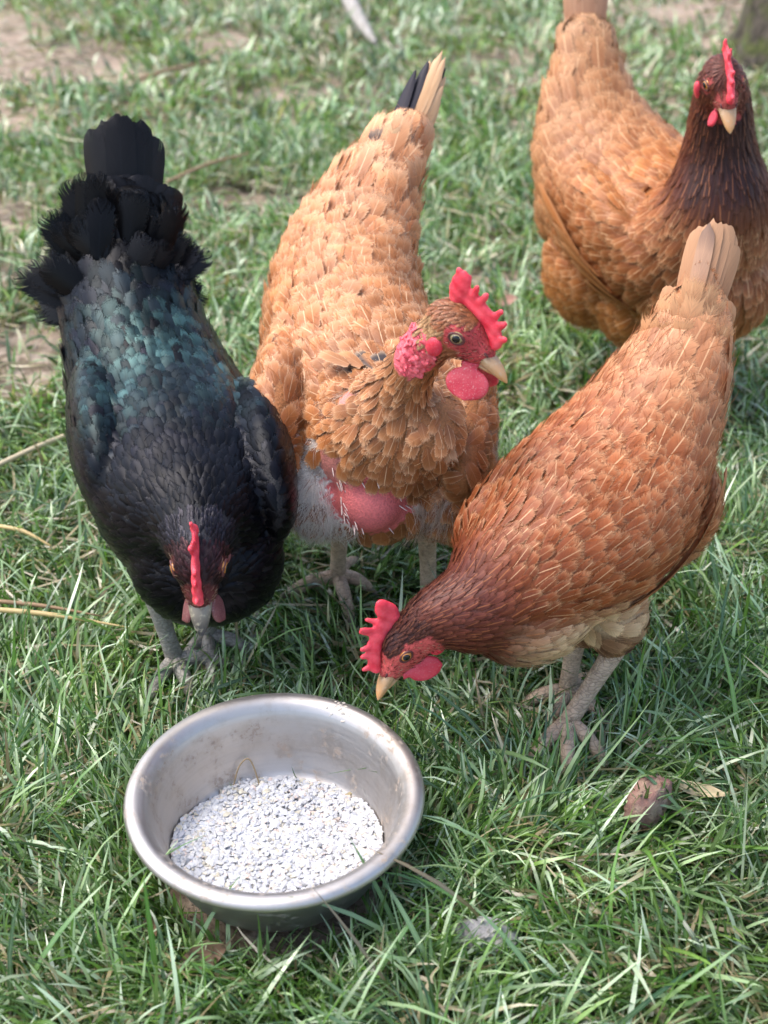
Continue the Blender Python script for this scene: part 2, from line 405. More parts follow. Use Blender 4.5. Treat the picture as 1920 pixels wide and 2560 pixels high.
def build_grass():
    k = NT('grass_blade'); at = k.n('ShaderNodeVertexColor'); at.layer_name = 'Col'
    uv = k.n('ShaderNodeUVMap'); uv.uv_map = 'UVMap'; sp = k.n('ShaderNodeSeparateXYZ'); k.l(uv.outputs[0], sp.inputs[0])
    rib = k.math('ABSOLUTE', k.math('SUBTRACT', sp.outputs[0], .5))
    col = k.mix(k.ramp(rib, .12, .0, 0, .35), at.outputs[0], (.30, .40, .20))
    k.l(col, k.b.inputs['Base Color']); k.set(Roughness=.27, **{'Specular__IOR__Level': .8})
    tr = k.n('ShaderNodeBsdfTranslucent'); k.l(k.mix(1.0, col, (1.3, 1.5, .6), 'MULTIPLY'), tr.inputs[0])
    mx = k.n('ShaderNodeMixShader'); mx.inputs[0].default_value = .24
    k.l(k.b.outputs[0], mx.inputs[1]); k.l(tr.outputs[0], mx.inputs[2]); k.l(mx.outputs[0], k.out.inputs[0])
    parts = []
    def sow(n, y0, y1, hw, dens_dirt, lmin, lmax, wmin, wmax, far):
        y = y0 + (y1 - y0) * rng.random(n); x = (rng.random(n) * 2 - 1) * hw(y)
        keep = rng.random(n) > dirt(x, y) * dens_dirt
        clump = vnoise(x, y, 22, 31)
        keep &= rng.random(n) < .45 + .9 * clump
        r = np.hypot(x - BOWL[0], y - BOWL[1]); keep &= r > .094
        x, y, r = x[keep], y[keep], r[keep]; n = len(x)
        L = (lmin + (lmax - lmin) * rng.random(n) ** 1.8) * (.75 + .5 * vnoise(x, y, 6, 33))
        # trampled under the birds
        for fx, fy in FEET:
            L *= 1 - .25 * np.exp(-((x - fx) ** 2 + (y - fy) ** 2) / .004)
        near = r < .150
        L = np.where(near, np.minimum(L, .025 + .045 * rng.random(n)), L)
        az = 2 * np.pi * (vnoise(x, y, 13, 35) * 1.6 + .35 * rng.random(n)) + rng.normal(0, .7, n)
        tilt = np.abs(rng.normal(.62, .40, n)); bend = rng.normal(.95, .55, n)
        root = np.stack([x, y, np.full(n, -.012)], -1)
        # lean away from the bowl wall
        a2 = np.arctan2(y - BOWL[1], x - BOWL[0]); az = np.where(near, a2 + rng.normal(0, .6, n), az)
        W = rng.uniform(wmin, wmax, n)
        parts.append(blades(root, L, W, az, tilt, bend, rng.normal(0, .5, n), grass_cols(n, x, y, far), 5 if not far else 4))
    sow(100000, .38, 1.5, lambda y: .16 + .30 * y + .06, .8, .026, .082, .0017, .0040, False)
    sow(3600, .40, 1.3, lambda y: .16 + .30 * y, .9, .07, .135, .0026, .0044, False)
    # thick tufts against the bowl
    n = 5200; a = rng.random(n) * 6.283; r = .090 + .075 * rng.random(n); x, y = BOWL[0] + r * np.cos(a), BOWL[1] + r * np.sin(a)
    L = rng.uniform(.022, .060, n) * np.where(r > .118, 1.25, .9)
    parts.append(blades(np.stack([x, y, np.full(n, -.012)], -1), L, rng.uniform(.0018, .0038, n), a + rng.normal(0, 1.0, n), np.abs(rng.normal(.5, .3, n)), rng.normal(.7, .5, n), rng.normal(0, .5, n), grass_cols(n, x, y), 5))
    sow(56000, 1.5, 2.6, lambda y: .2 + .31 * y, .93, .03, .075, .0025, .0055, True)
    sow(52000, 2.6, 5.2, lambda y: .3 + .34 * y, .93, .03, .08, .004, .009, True)
    # dead thatch lying flat
    n = 9000
    y = .4 + 3.6 * rng.random(n) ** 1.4; x = (rng.random(n) * 2 - 1) * (.25 + .3 * y)
    ok = np.hypot(x - BOWL[0], y - BOWL[1]) > .12; x, y = x[ok], y[ok]; n = len(x)
    root = np.stack([x, y, np.full(n, .004) + .012 * rng.random(n)], -1)
    c = np.array((.34, .27, .15)) * rng.uniform(.5, 1.3, (n, 1))
    parts.append(blades(root, rng.uniform(.03, .08, n), rng.uniform(.0015, .0035, n), rng.uniform(0, 6.28, n), np.full(n, 1.45), rng.normal(.05, .12, n), rng.normal(0, .6, n), c, 4))
    # single long blades beside the bowl
    hero = [(-.166, .668, .125, .12, -.10, 1.75), (.020, .702, .12, .35, .25, 2.6), (-.150, .690, .09, .5, .9, .9), (-.12, .655, .09, .6, .9, .3), (-.02, .648, .10, .5, 1.1, .9),
            (.045, .66, .12, .5, .9, 2.2), (.09, .72, .11, .55, .9, 2.9), (-.24, .72, .14, .6, .9, .4), (-.27, .66, .12, .5, .8, .7), (.13, .64, .12, .5, 1.0, 2.4), (.225, 1.0, .14, .2, .2, 1.6), (.27, .80, .13, .5, .9, 2.6)]
    hh = np.array(hero); n = len(hh)
    root = np.stack([hh[:, 0], hh[:, 1], np.full(n, -.012)], -1)
    c = np.array([(.10, .23, .05), (.12, .22, .09)] * (n // 2))
    parts.append(blades(root, hh[:, 2], np.full(n, .0045), hh[:, 5], hh[:, 3], hh[:, 4], np.zeros(n), c, 7))
    V, F, C, U, o = [], [], [], [], 0
    for v, f, c, u in parts:
        V.append(v); F.append(f + o); C.append(c); U.append(u); o += len(v)
    g = mk('grass', np.concatenate(V), np.concatenate(F), k.m, col=np.concatenate(C), uv=np.concatenate(U))
    tag(g, 'tangled green lawn grass with pale and dead blades', 'grass', kind='stuff')
build_grass()
# ------------------------------------------------------------------ feeding bowl with shell grit
def lathe(prof, n=96):
    a = np.linspace(0, 2 * np.pi, n, endpoint=False)
    P = np.array(prof); k = len(P)
    V = np.concatenate([np.stack([r * np.cos(a), r * np.sin(a), np.full(n, z)], 1) for r, z in P])
    j = np.arange(n); j2 = (j + 1) % n
    Q = np.concatenate([np.stack([i * n + j, i * n + j2, (i + 1) * n + j2, (i + 1) * n + j], 1) for i in range(k - 1)])
    return V, Q

def build_bowl():
    root = empty('feeding_bowl', BOWL)
    tag(root, 'round stainless steel bowl of white shell grit on the grass', 'bowl')
    k = NT('brushed_steel'); tc = k.n('ShaderNodeTexCoord'); o = tc.outputs['Object']
    mp = k.n('ShaderNodeMapping'); mp.inputs['Scale'].default_value = (14, 14, 420); k.l(o, mp.inputs[0])
    br = k.noise(1.0, 4, mp.outputs[0]); sm = k.noise(38, 5, o, .65); sp = k.noise(160, 4, o, .7)
    c = k.mix(k.ramp(sm, .42, .70), (.50, .465, .43), (.42, .37, .32))
    dm = k.math('MULTIPLY', k.ramp(sm, .50, .62), k.ramp(sp, .50, .62))
    c = k.mix(k.math('MULTIPLY', dm, .7), c, (.30, .22, .16))
    k.l(c, k.b.inputs['Base Color'])
    k.l(k.math('SUBTRACT', 1.0, k.math('MULTIPLY', dm, .8)), k.b.inputs['Metallic'])
    k.l(k.math('ADD', k.ramp(br, .3, .7, .44, .56), k.math('MULTIPLY', dm, .35)), k.b.inputs['Roughness'])
    k.bump(br, .05, .001)
    inner = [(.0005, .0125), (.060, .0125), (.076, .0135), (.0835, .020), (.0900, .045), (.0965, .068), (.0985, .0735), (.1015, .0775)]
    lip = [(.1015, .0775), (.1045, .0800), (.1080, .0812), (.1120, .0808), (.1150, .0790), (.1165, .0765), (.1160, .0745), (.1135, .0738), (.1080, .0735)]
    outer = [(.1080, .0735), (.1030, .0715), (.0985, .066), (.0920, .045), (.0855, .018), (.0800, .010), (.0700, .008), (.0005, .008)]
    V, Q = lathe(inner[::1] + lip[1:] + outer[1:])
    mk('bowl_body', V, Q, k.m, root)
    rv, rq = lathe([(.0988, .0742), (.1012, .0778), (.1045, .0803), (.1080, .0816), (.1122, .0812), (.1153, .0793), (.1169, .0766), (.1163, .0742), (.1135, .0734)])
    mk('rolled_rim', rv, rq, k.m, root)
    # dried feed crust on the rim
    kk = plain('dried_feed', (.52, .46, .38), .9)
    parts = []
    for i in range(20):
        a = math.radians(62 + rng.normal(0, 4)); r = .1045 + rng.normal(0, .0035); s = rng.uniform(.0006, .0018)
        zc = np.interp(r, [.0985, .1015, .1045, .108, .112], [.0735, .0775, .0802, .0814, .081])
        parts.append(ellipsoid((r * math.cos(a), r * math.sin(a), zc), (1, .3 * rng.normal(), .2), (s * 1.4, s, s * .5), nu=6, nv=4))
    V, Q, T = merge(parts)
    tag(mk('feed_crust', V, [Q, T], kk, root), kind='stuff')
    # bent straw wisp standing at the back of the bowl
    w = plain('dry_wisp', (.30, .22, .12), .7)
    pts = [(-.042, .066, .018), (-.037, .073, .034), (-.030, .077, .040), (-.025, .075, .034), (-.020, .068, .018)]
    V, Q, T = rtube(pts, [.0007] * 5, 6)
    o = mk('dry_wisp', V + BOWL, [Q, T], w); tag(o, 'thin bent dry grass wisp sticking out of the shell grit', 'wisp')
    # shell grit
    nfl = 8000
    rr = .0905 * np.sqrt(rng.random(nfl)); aa = rng.random(nfl) * 2 * np.pi
    x, y = rr * np.cos(aa), rr * np.sin(aa)
    h = .0270 - .15 * y + .004 * (vnoise(x, y, 30, 5) - .5) + .002 * (vnoise(x, y, 70, 6) - .5)
    z = h + rng.uniform(-.0018, .0016, nfl)
    lim = np.interp(z, [.0125, .02, .045, .07], [.076, .0825, .0890, .096]) - .003
    f = np.minimum(1, lim / np.maximum(rr, 1e-4)); x *= f; y *= f
    VV, TT, CC, o = [], [], [], 0
    for i in range(nfl):
        m = rng.integers(5, 8); s = rng.uniform(.0013, .0037) * (1.3 if rng.random() < .08 else 1)
        ang = np.sort(rng.random(m) * 2 * np.pi); ang = np.linspace(0, 2 * np.pi, m, endpoint=False) + rng.normal(0, .25, m)
        rad = s * rng.uniform(.65, 1.15, m); el = rng.uniform(.55, 1)
        p = np.stack([rad * np.cos(ang), el * rad * np.sin(ang), np.zeros(m)], 1)
        p[:, 2] = -(p[:, 0] ** 2 + p[:, 1] ** 2) / s * rng.uniform(.05, .3)
        B = basis((rng.normal(), rng.normal(), rng.normal() * .35), (rng.normal() * .17, rng.normal() * .17 - .15, 1))
        th = rng.uniform(.0003, .0008)
        top = p @ B.T; bot = (p - (0, 0, th)) @ B.T
        c0 = np.array([(0, 0, s * .05)]) @ B.T
        VV.append(np.concatenate([c0, top, bot]) + (x[i], y[i], z[i]))
        j = np.arange(m); j2 = (j + 1) % m
        TT.append(np.concatenate([np.stack([np.zeros(m, int), 1 + j, 1 + j2], 1), np.stack([1 + j, 1 + m + j, 1 + j2], 1), np.stack([1 + j2, 1 + m + j, 1 + m + j2], 1)]) + o)
        o += 2 * m + 1
        pal = [(.47, .47, .475)] * 7 + [(.53, .53, .53)] * 3 + [(.56, .57, .61), (.58, .54, .46), (.60, .49, .43), (.44, .44, .47), (.50, .46, .36)]
        c = np.array(pal[rng.integers(len(pal))]) * rng.uniform(.88, 1.05)
        CC.append(np.tile(np.append(np.clip(c, 0, .88), 1), (2 * m + 1, 1)))
    bed, bq = lathe([(.0005, .0338), (.03, .0338), (.06, .0328), (.0900, .0300)], 48)
    bed[:, 2] = .0252 - .15 * bed[:, 1]
    lim = np.interp(bed[:, 2], [.0125, .02, .045, .07], [.076, .0825, .0890, .096]) - .0005; br_ = np.hypot(bed[:, 0], bed[:, 1]); fb_ = np.minimum(1, lim / np.maximum(br_, 1e-4)); bed[:, 0] *= fb_; bed[:, 1] *= fb_
    bed[:, 2] = np.maximum(.0252 - .15 * bed[:, 1], .0128)
    VV.append(bed); CC.append(np.tile((.60, .60, .61, 1), (len(bed), 1)))
    k2 = vcol_mat('shell_chip', .45, .5, .2, 500, 0, .08)
    g = mk('shell_grit', np.concatenate(VV) + BOWL, [np.concatenate(TT), bq[:, ::-1] + o], k2, col=np.concatenate(CC), smooth=False)
    tag(g, 'heap of crushed white oyster shell flakes lying in the steel bowl', 'shell grit', kind='stuff')
build_bowl()
# ------------------------------------------------------------------ hens
ROWS = np.array([0, .15, .35, .55, .75, .88, .96, 1.0]); COLS = np.array([-1, -.5, 0, .5, 1.0])
P_ROUND = np.array([.30, .60, .88, 1, 1.0, .93, .76, .46]); P_LANCE = np.array([.35, .70, .95, .92, .62, .34, .14, .03])

def feather_set(Cl, Nn, Dd, L, W, lift, camber, roll, point, col, alpha, sweep=.07, jagged=.035):
    """Cl centre lines (n,7,3), Nn normals, Dd directions -> verts, quads, uv, colours of n feathers"""
    n = len(Cl); nr, nc = len(ROWS), len(COLS)
    cross = nrm(np.cross(Nn, Dd))
    prof = P_ROUND[None] * (1 - point[:, None]) + P_LANCE[None] * point[:, None]
    s = COLS[None, None, :]
    w = (W[:, None] * prof)[:, :, None] * s                                         # lateral offset
    off = (.0006 + lift[:, None] * L[:, None] * ROWS[None] ** 1.25)[:, :, None] - camber[:, None, None] * np.abs(s) ** 2 * W[:, None, None] + (roll[:, None] * W[:, None])[:, None, :] * s
    jag = rng.normal(0, jagged, (n, 1, nc)) * (ROWS ** 4)[None, :, None] * L[:, None, None]
    V = Cl[:, :, None, :] + cross[:, :, None, :] * w[..., None] + Nn[:, :, None, :] * off[..., None] + Dd[:, :, None, :] * (jag - sweep * L[:, None, None] * (np.abs(s) ** 2.5) * ROWS[None, :, None])[..., None]
    m = nr * nc
    q = np.array([[i * nc + j, i * nc + j + 1, (i + 1) * nc + j + 1, (i + 1) * nc + j] for i in range(nr - 1) for j in range(nc - 1)])
    uv = np.stack(np.meshgrid((COLS + 1) / 2, ROWS), -1).reshape(-1, 2)
    C = np.concatenate([col, alpha[:, None]], 1)
    feather_set.bn = np.repeat(Nn[:, :, None, :], nc, 2).reshape(n, m, 3)
    return V.reshape(n, m, 3), q, uv, np.repeat(C[:, None], m, 1)

def join_feathers(name, V, q, uv, C, mat, parent, bn):
    n, m = V.shape[:2]
    F = (q[None] + (np.arange(n) * m)[:, None, None]).reshape(-1, 4)
    return mk(name, V.reshape(-1, 3), F, mat, parent, np.tile(uv, (n, 1)), C.reshape(-1, 4), bn=bn.reshape(-1, 3))

def free_feather(name, root_p, d, nv, L, W, curl, point, col, mat, parent, camber=.25, bow=0.0, tipcol=None, edgecol=None):
    d, nv = nrm(d), nrm(nv); nv = nrm(nv - d * (nv @ d)); side = np.cross(nv, d)
    t = ROWS
    c = np.asarray(root_p) + np.outer(t * L, d) + np.outer(curl * L * t ** 2, nv) + np.outer(bow * L * t ** 2, side)
    D = nrm(np.gradient(c, axis=0)); N = nrm(nv - D * (D @ nv)[:, None])
    V, q, uv, C = feather_set(c[None], N[None], D[None], np.array([L]), np.array([W]), np.array([0.0]), np.array([camber]), np.array([0.0]), np.array([point]), np.array([col], float), np.array([rng.random()]), .015, .012)
    if tipcol is not None:
        f = sstep(.7, 1.0, uv[:, 1])[:, None]; C[0, :, :3] = C[0, :, :3] * (1 - f) + np.array(tipcol) * f
    if edgecol is not None:
        f = sstep(.55, .8, uv[:, 0])[:, None]; C[0, :, :3] = C[0, :, :3] * (1 - f) + np.array(edgecol) * f
    return mk(name, V[0], q, mat, parent, uv, C[0], bn=feather_set.bn[0])

def strands(P, D, N, L, W, droop, col):
    n = len(P); t = np.linspace(0, 1, 5)
    c = P[:, None] + D[:, None] * (L[:, None] * t)[..., None] + N[:, None] * (L[:, None] * (.35 * t - .25 * t ** 2))[..., None]
    c[:, :, 2] -= droop * (L[:, None] * t ** 2)
    c += (nrm(np.cross(D, N)) * rng.normal(0, .30, (n, 1)))[:, None] * (L[:, None] * t ** 2)[..., None]
    ra = rng.random((n, 1)) * 6.28; side = nrm(np.cross(D, N)) * np.cos(ra) + N * np.sin(ra)
    w = (.5 * W[:, None] * np.array([1, 1, .9, .6, .1]))[..., None] * side[:, None]
    V = np.stack([c - w, c + w], 2).reshape(n, -1, 3)
    q = np.array([[2 * i, 2 * i + 1, 2 * i + 3, 2 * i + 2] for i in range(4)])
    F = (q[None] + (np.arange(n) * 10)[:, None, None]).reshape(-1, 4)
    C = np.repeat(np.concatenate([col, np.ones((n, 1))], 1)[:, None], 10, 1)
    return V.reshape(-1, 3), F, C.reshape(-1, 4)
M['down'] = vcol_mat('soft_down', .8, .2, 0, 300, 0, .1)
_t = M['down'].node_tree; _b = _t.nodes['Principled BSDF']; _tr = _t.nodes.new('ShaderNodeBsdfTranslucent'); _mx = _t.nodes.new('ShaderNodeMixShader'); _mx.inputs[0].default_value = .5
_t.links.new(_b.inputs['Base Color'].links[0].from_socket, _tr.inputs[0]); _t.links.new(_b.outputs[0], _mx.inputs[1]); _t.links.new(_tr.outputs[0], _mx.inputs[2]); _t.links.new(_mx.outputs[0], _t.nodes['Material Output'].inputs[0])

def scatter(V, q, t, n):
    tri = np.concatenate([q[:, [0, 1, 2]], q[:, [0, 2, 3]], t]) if len(t) else np.concatenate([q[:, [0, 1, 2]], q[:, [0, 2, 3]]])
    A, B, Cc = V[tri[:, 0]], V[tri[:, 1]], V[tri[:, 2]]
    cr = np.cross(B - A, Cc - A); ar = np.linalg.norm(cr, axis=1)
    k = rng.choice(len(tri), n, p=ar / ar.sum())
    u, v = rng.random(n), rng.random(n); f = u + v > 1; u[f], v[f] = 1 - u[f], 1 - v[f]
    return A[k] + (B[k] - A[k]) * u[:, None] + (Cc[k] - A[k]) * v[:, None], nrm(cr[k])

def thin(P, R):
    """dart throwing with a radius per point"""
    cell = .012; grid = {}; keep = []
    key = np.floor(P / cell).astype(int)
    Pl, Rl, Kl = P.tolist(), R.tolist(), key.tolist()
    for i in range(len(Pl)):
        x, y, z = Pl[i]; r2 = Rl[i] ** 2; a, b, c = Kl[i]; ok = True
        for da in (-1, 0, 1):
            for db in (-1, 0, 1):
                for dc in (-1, 0, 1):
                    for j in grid.get((a + da, b + db, c + dc), ()):
                        p = Pl[j]
                        if (p[0] - x) ** 2 + (p[1] - y) ** 2 + (p[2] - z) ** 2 < r2:
                            ok = False; break
                    if not ok: break
                if not ok: break
            if not ok: break
        if ok:
            keep.append(i); grid.setdefault((a, b, c), []).append(i)
    return np.array(keep)

def build_hen(name, label, spec):
    base = np.array(spec['base'], float)
    root = empty(name, base)
    tag(root, label, 'hen', 'hens gathered round the bowl')
    S = np.array(spec['spine'], float)
    hf, hu, hc, hs = nrm(spec['head_f']), spec['head_u'], S[0, :3], spec.get('head_s', 1.0)
    HB = basis(hf, hu)
    def hp(x, y, z): return hc + HB @ (np.array((x, y, z)) * hs)
    def hloc(P): return ((P - hc) @ HB) / hs
    # --- continuous body
    parts = [tube(S)]
    for b in spec['blobs']:
        parts.append(ellipsoid(b[0], b[1], b[2]))
    parts.append(ellipsoid(hp(0, 0, 0), HB[:, 0], np.array((.025, .0185, .0205)) * hs, HB[:, 2]))
    parts.append(ellipsoid(hp(.015, 0, -.0035), HB[:, 0], np.array((.021, .0125, .0135)) * hs, HB[:, 2]))
    for sy in (-1, 1):
        parts.append(ellipsoid(hp(.004, sy * .0105, .004), HB[:, 0], np.array((.013, .008, .009)) * hs, HB[:, 2]))
    V, N, q, t = fuse(parts, .0032, 6)
    bvh = BVHTree.FromPolygons([tuple(v) for v in V], [tuple(f) for f in q] + [tuple(f) for f in t])
    # --- spine field
    P = catmull(S, 6); cc = P[:, :3]; TT, LL, NN = frames(cc)
    rad = P[:, 3:6].mean(1); idx = np.arange(len(cc)) / 6.0
    def field(X):
        d = np.linalg.norm(X[:, None] - cc[None], axis=2) / (rad[None] ** .5)
        w = np.exp(-((d - d.min(1, keepdims=True)) / .035) ** 2); w /= w.sum(1, keepdims=True)
        T = nrm(w @ TT); qq = w @ idx; lat = ((X - w @ cc) * (w @ LL)).sum(1) / (w @ P[:, 3])
        return T, qq, lat
    skin_sph = spec.get('skin', [])
    def bare(X):
        h = hloc(X)
        f = (h[:, 0] > spec.get('face_x', -.004)) & (h[:, 0] < .06) & (np.abs(h[:, 1]) < .03) & (h[:, 2] > -.03) & (h[:, 2] < .011 - .25 * np.abs(h[:, 0] - .005)) | ((h[:, 0] > .018) & (np.abs(h[:, 2]) < .03) & (np.abs(h[:, 1]) < .03))
        if spec.get('feathered_face'):
            ed = np.linalg.norm(h - np.stack([np.full(len(h), .0075), np.sign(h[:, 1]) * .0162, np.full(len(h), .0035)], 1), axis=1)
            f = ((h[:, 0] > spec.get('face_front', .020)) & (np.abs(h[:, 1]) < .02) & (np.abs(h[:, 2]) < .03)) | (ed < spec.get('eye_ring', .0085))
        c = np.tile(np.array(spec['face']), (len(X), 1))
        for (sc_, sr, scol) in skin_sph:
            m = np.linalg.norm(X - np.array(sc_), axis=1) < sr * (1 + .15 * np.sin(X[:, 0] * 700) * np.sin(X[:, 2] * 800))
            c[m] = scol; f = f | m
        return f, c
    T0, q0, lat0 = field(V)
    par = spec['region'](V, N, q0, lat0, hloc(V))
    f0, c0 = bare(V)
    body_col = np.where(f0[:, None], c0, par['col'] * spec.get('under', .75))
    for (dc, drr, dcol, dl, dens) in spec.get('down', []):
        if dens > .3:
            w_ = (1 - sstep(drr * .8, drr, np.linalg.norm(V - np.array(dc), axis=1))) * ~f0
            body_col = body_col * (1 - w_[:, None]) + np.array(dcol) * .9 * w_[:, None]
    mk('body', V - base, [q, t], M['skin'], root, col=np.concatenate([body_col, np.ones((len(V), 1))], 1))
    # --- contour feathers
    X, Nx = scatter(V, q, t, spec.get('n', 26000))
    T, qq, lat = field(X)
    par = spec['region'](X, Nx, qq, lat, hloc(X))
    f, _ = bare(X)
    for (sc_, sr) in spec.get('plucked', []):
        f |= (np.linalg.norm(X - np.array(sc_), axis=1) < sr) & (rng.random(len(X)) < .985)
    zlow = X[:, 2] > spec.get('zmin', .075)
    ok = ~f & zlow & (par['L'] > 0) & (X[:, 2] > .05)
    order = np.where(ok)[0]
    keep = order[thin(X[order], par['sp'][order])]
    X, Nx, T = X[keep], Nx[keep], T[keep]; par = {k: v[keep] for k, v in par.items()}; qq = qq[keep]
    n = len(X)
    D = T + par['down'][:, None] * np.array((0, 0, -1.0)) + rng.normal(0, 1, (n, 3)) * par['mess'][:, None]
    L = par['L'] * rng.uniform(.85, 1.2, n) * np.where(qq > len(S) - 3.0, rng.uniform(.45, 1.5, n), 1); W = par['W'] * rng.uniform(.85, 1.15, n)
    dr = np.diff(ROWS).tolist()
    def drape(X, Nx, D, L):
        n = len(X); Cl = np.zeros((n, 8, 3)); Ns = np.zeros((n, 8, 3)); Ds = np.zeros((n, 8, 3))
        Xl, Nl, Dl, Ll = X.tolist(), Nx.tolist(), D.tolist(), L.tolist()
        for i in range(n):
            p = Vector(Xl[i]); nn = Vector(Nl[i]); d = Vector(Dl[i]); d = (d - nn * d.dot(nn)).normalized()
            for r in range(8):
                Cl[i, r] = p; Ns[i, r] = nn; Ds[i, r] = d
                if r < 7:
                    p2 = p + d * (Ll[i] * dr[r])
                    loc, no, _, dist = bvh.find_nearest(p2)
                    if loc is None or dist > .012 or no.dot(nn) < .2:
                        p = p2; continue
                    nn = (nn * .55 + no * .45).normalized()
                    p = p2.lerp(loc, .8); d = (d - nn * d.dot(nn)).normalized()
        return Cl, Ns, Ds
    Cl, Ns, Ds = drape(X, Nx, D, L)
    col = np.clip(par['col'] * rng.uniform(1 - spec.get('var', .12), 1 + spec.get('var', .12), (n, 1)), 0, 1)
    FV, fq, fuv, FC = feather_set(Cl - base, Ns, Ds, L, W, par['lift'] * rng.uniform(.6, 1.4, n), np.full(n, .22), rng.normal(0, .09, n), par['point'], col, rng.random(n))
    FN = feather_set.bn
    mat_ids = par['mat'].astype(int)
    # the ones that show largest are single objects, the rest one mass per material
    view = nrm(CAM - X); facing = np.clip((view * Ns[:, 3]).sum(1), 0, 1)
    big = np.argsort(-(L * W * facing))[:290]
    bigset = np.zeros(n, bool); bigset[big] = True
    for i in big:
        mk('feather', FV[i], fq, M[spec['mats'][mat_ids[i]]], root, fuv, FC[i], bn=FN[i])
    for m_i, mn in enumerate(spec['mats']):
        sel = (~bigset) & (mat_ids == m_i)
        if sel.any():
            tag(join_feathers('plumage', FV[sel], fq, fuv, FC[sel], M[mn], root, FN[sel]), kind='stuff')
    # --- folded flight feathers along the lower wing edge
    for fl in spec.get('flight', []):
        c_ = fl['n']; u_ = np.linspace(0, 1, c_)[:, None]
        Xr = np.array(fl['a']) * (1 - u_) + np.array(fl['b']) * u_
        hit = [bvh.find_nearest(Vector(x)) for x in Xr.tolist()]
        Xr = np.array([tuple(h_[0]) for h_ in hit]); Nr = np.array([tuple(h_[1]) for h_ in hit])
        Dr = np.array(fl['to']) - Xr + rng.normal(0, .004, (c_, 3)); Lr = fl['L'] * rng.uniform(.9, 1.1, c_)
        a_, b_, d_ = drape(Xr, Nr, Dr, Lr)
        colr = np.array(fl['col']) * rng.uniform(.8, 1.2, (c_, 1))
        a_ = a_ + b_ * (.0035 + .0012 * np.arange(c_))[:, None, None]
        fv, fq2, fu2, fc2 = feather_set(a_ - base, b_, d_, Lr, np.full(c_, fl['W']), np.full(c_, .05), np.full(c_, .2), np.full(c_, fl.get('roll', .2)), np.full(c_, .25), colr, rng.random(c_))
        for i in range(c_):
            mk('wing_feather', fv[i], fq2, M[fl['mat']], root, fu2, fc2[i], bn=b_[i].repeat(5, 0))
    # --- loose barbs standing off the plumage
    nw = spec.get('wisps', 4500)
    Xw, Nw = scatter(V, q, t, nw); Tw, qw, lw = field(Xw); pw = spec['region'](Xw, Nw, qw, lw, hloc(Xw)); fw, _ = bare(Xw)
    kw = ~fw & (Xw[:, 2] > .08) & (pw['L'] > .012)
    Xw, Nw, Tw, pw = Xw[kw], Nw[kw], Tw[kw], {a: b[kw] for a, b in pw.items()}; k = len(Xw)
    Dw = Tw + rng.normal(0, .30, (k, 3)) + pw['down'][:, None] * np.array((0, 0, -1.0)); Dw = nrm(Dw - Nw * (Dw * Nw).sum(1, keepdims=True))
    Lw = pw['L'] * rng.uniform(.35, .75, k)
    Lw *= rng.uniform(.7, 1.2, k)
    wv, wf, wc = strands(Xw - base + Nw * (pw['lift'] * pw['L'] * .55)[:, None], Dw, Nw, Lw, rng.uniform(.0002, .0005, k), .05, np.clip(pw['col'] * rng.uniform(.6, 1.2, (k, 1)), 0, .9))
    tag(mk('loose_barbs', wv, wf, M['down'], root, col=wc), kind='stuff')
    # --- down
    if spec.get('down'):
        Xd, Nd = scatter(V, q, t, 150000); Td, qd, ld = field(Xd); colz = np.zeros((len(Xd), 3)); use = np.zeros(len(Xd), bool); Lz = np.zeros(len(Xd))
        fb, _ = bare(Xd)
        for (dc, drr, dcol, dl, dens) in spec['down']:
            m = (np.linalg.norm(Xd - np.array(dc), axis=1) < drr) & (rng.random(len(Xd)) < dens) & ~fb
            use |= m; colz[m] = dcol; Lz[m] = dl
        Xd, Nd, Td, colz, Lz = Xd[use], Nd[use], Td[use], colz[use], Lz[use]; k = len(Xd)
        Dd = Td + np.array((0, 0, -.7)) + rng.normal(0, .35, (k, 3)); Dd = nrm(Dd - Nd * (Dd * Nd).sum(1, keepdims=True))
        DV, DF, DC = strands(Xd - base, Dd, Nd, Lz * rng.uniform(.6, 1.3, k), rng.uniform(.0003, .0006, k), .25, colz * rng.uniform(.8, 1.15, (k, 1)))
        tag(mk('down', DV, DF, M['down'], root, col=np.clip(DC, 0, 1)), kind='stuff')
    # --- bristles on the bare face
    Xb, Nb = scatter(V, q, t, 60000); hb = hloc(Xb); fb, _ = bare(Xb)
    mb = fb & (np.linalg.norm(hb, axis=1) < .036)
    Xb, Nb = Xb[mb][:700], Nb[mb][:700]; k = len(Xb)
    if k > 4:
        Db = nrm(-HB[:, 0] + rng.normal(0, .35, (k, 3))); Db = nrm(Db - Nb * (Db * Nb).sum(1, keepdims=True) + .25 * Nb)
        bc = np.where(rng.random((k, 1)) < .7, np.array(spec.get('bristle', (.10, .03, .02))), np.array((.50, .33, .22)))
        bv, bf, bcol = strands(Xb - base, Db, Nb, rng.uniform(.002, .0045, k), rng.uniform(.0003, .0006, k), 0, bc)
        tag(mk('face_bristles', bv, bf, M['down'], root, col=bcol), kind='stuff')
    # --- head furniture
    bk = spec['beak_mat']
    def beak_mesh(name, x0, x1, w, h, z0, z1, hook):
        xs = np.linspace(0, 1, 9); st = []
        for s_ in xs:
            k_ = (1 - s_ ** 2.0) ** .62 if s_ < 1 else 0
            st.append(tuple(hp(x0 + (x1 - x0) * s_, 0, z0 + (z1 - z0) * s_ - hook * s_ ** 3)) + (max(w * k_, .0004) * hs, max(h * k_, .0004) * hs, max(h * .55 * k_, .0004) * hs))
        v, qd, tr = tube(st, 14, 2, first_l=HB[:, 1])
        hx = hloc(v)[:, 0]; al = sstep(x0 + .35 * (x1 - x0), x1, hx)
        c = np.ones((len(v), 4)); c[:, 3] = al
        return mk(name, v - base, [qd, tr], M[bk], root, col=c)
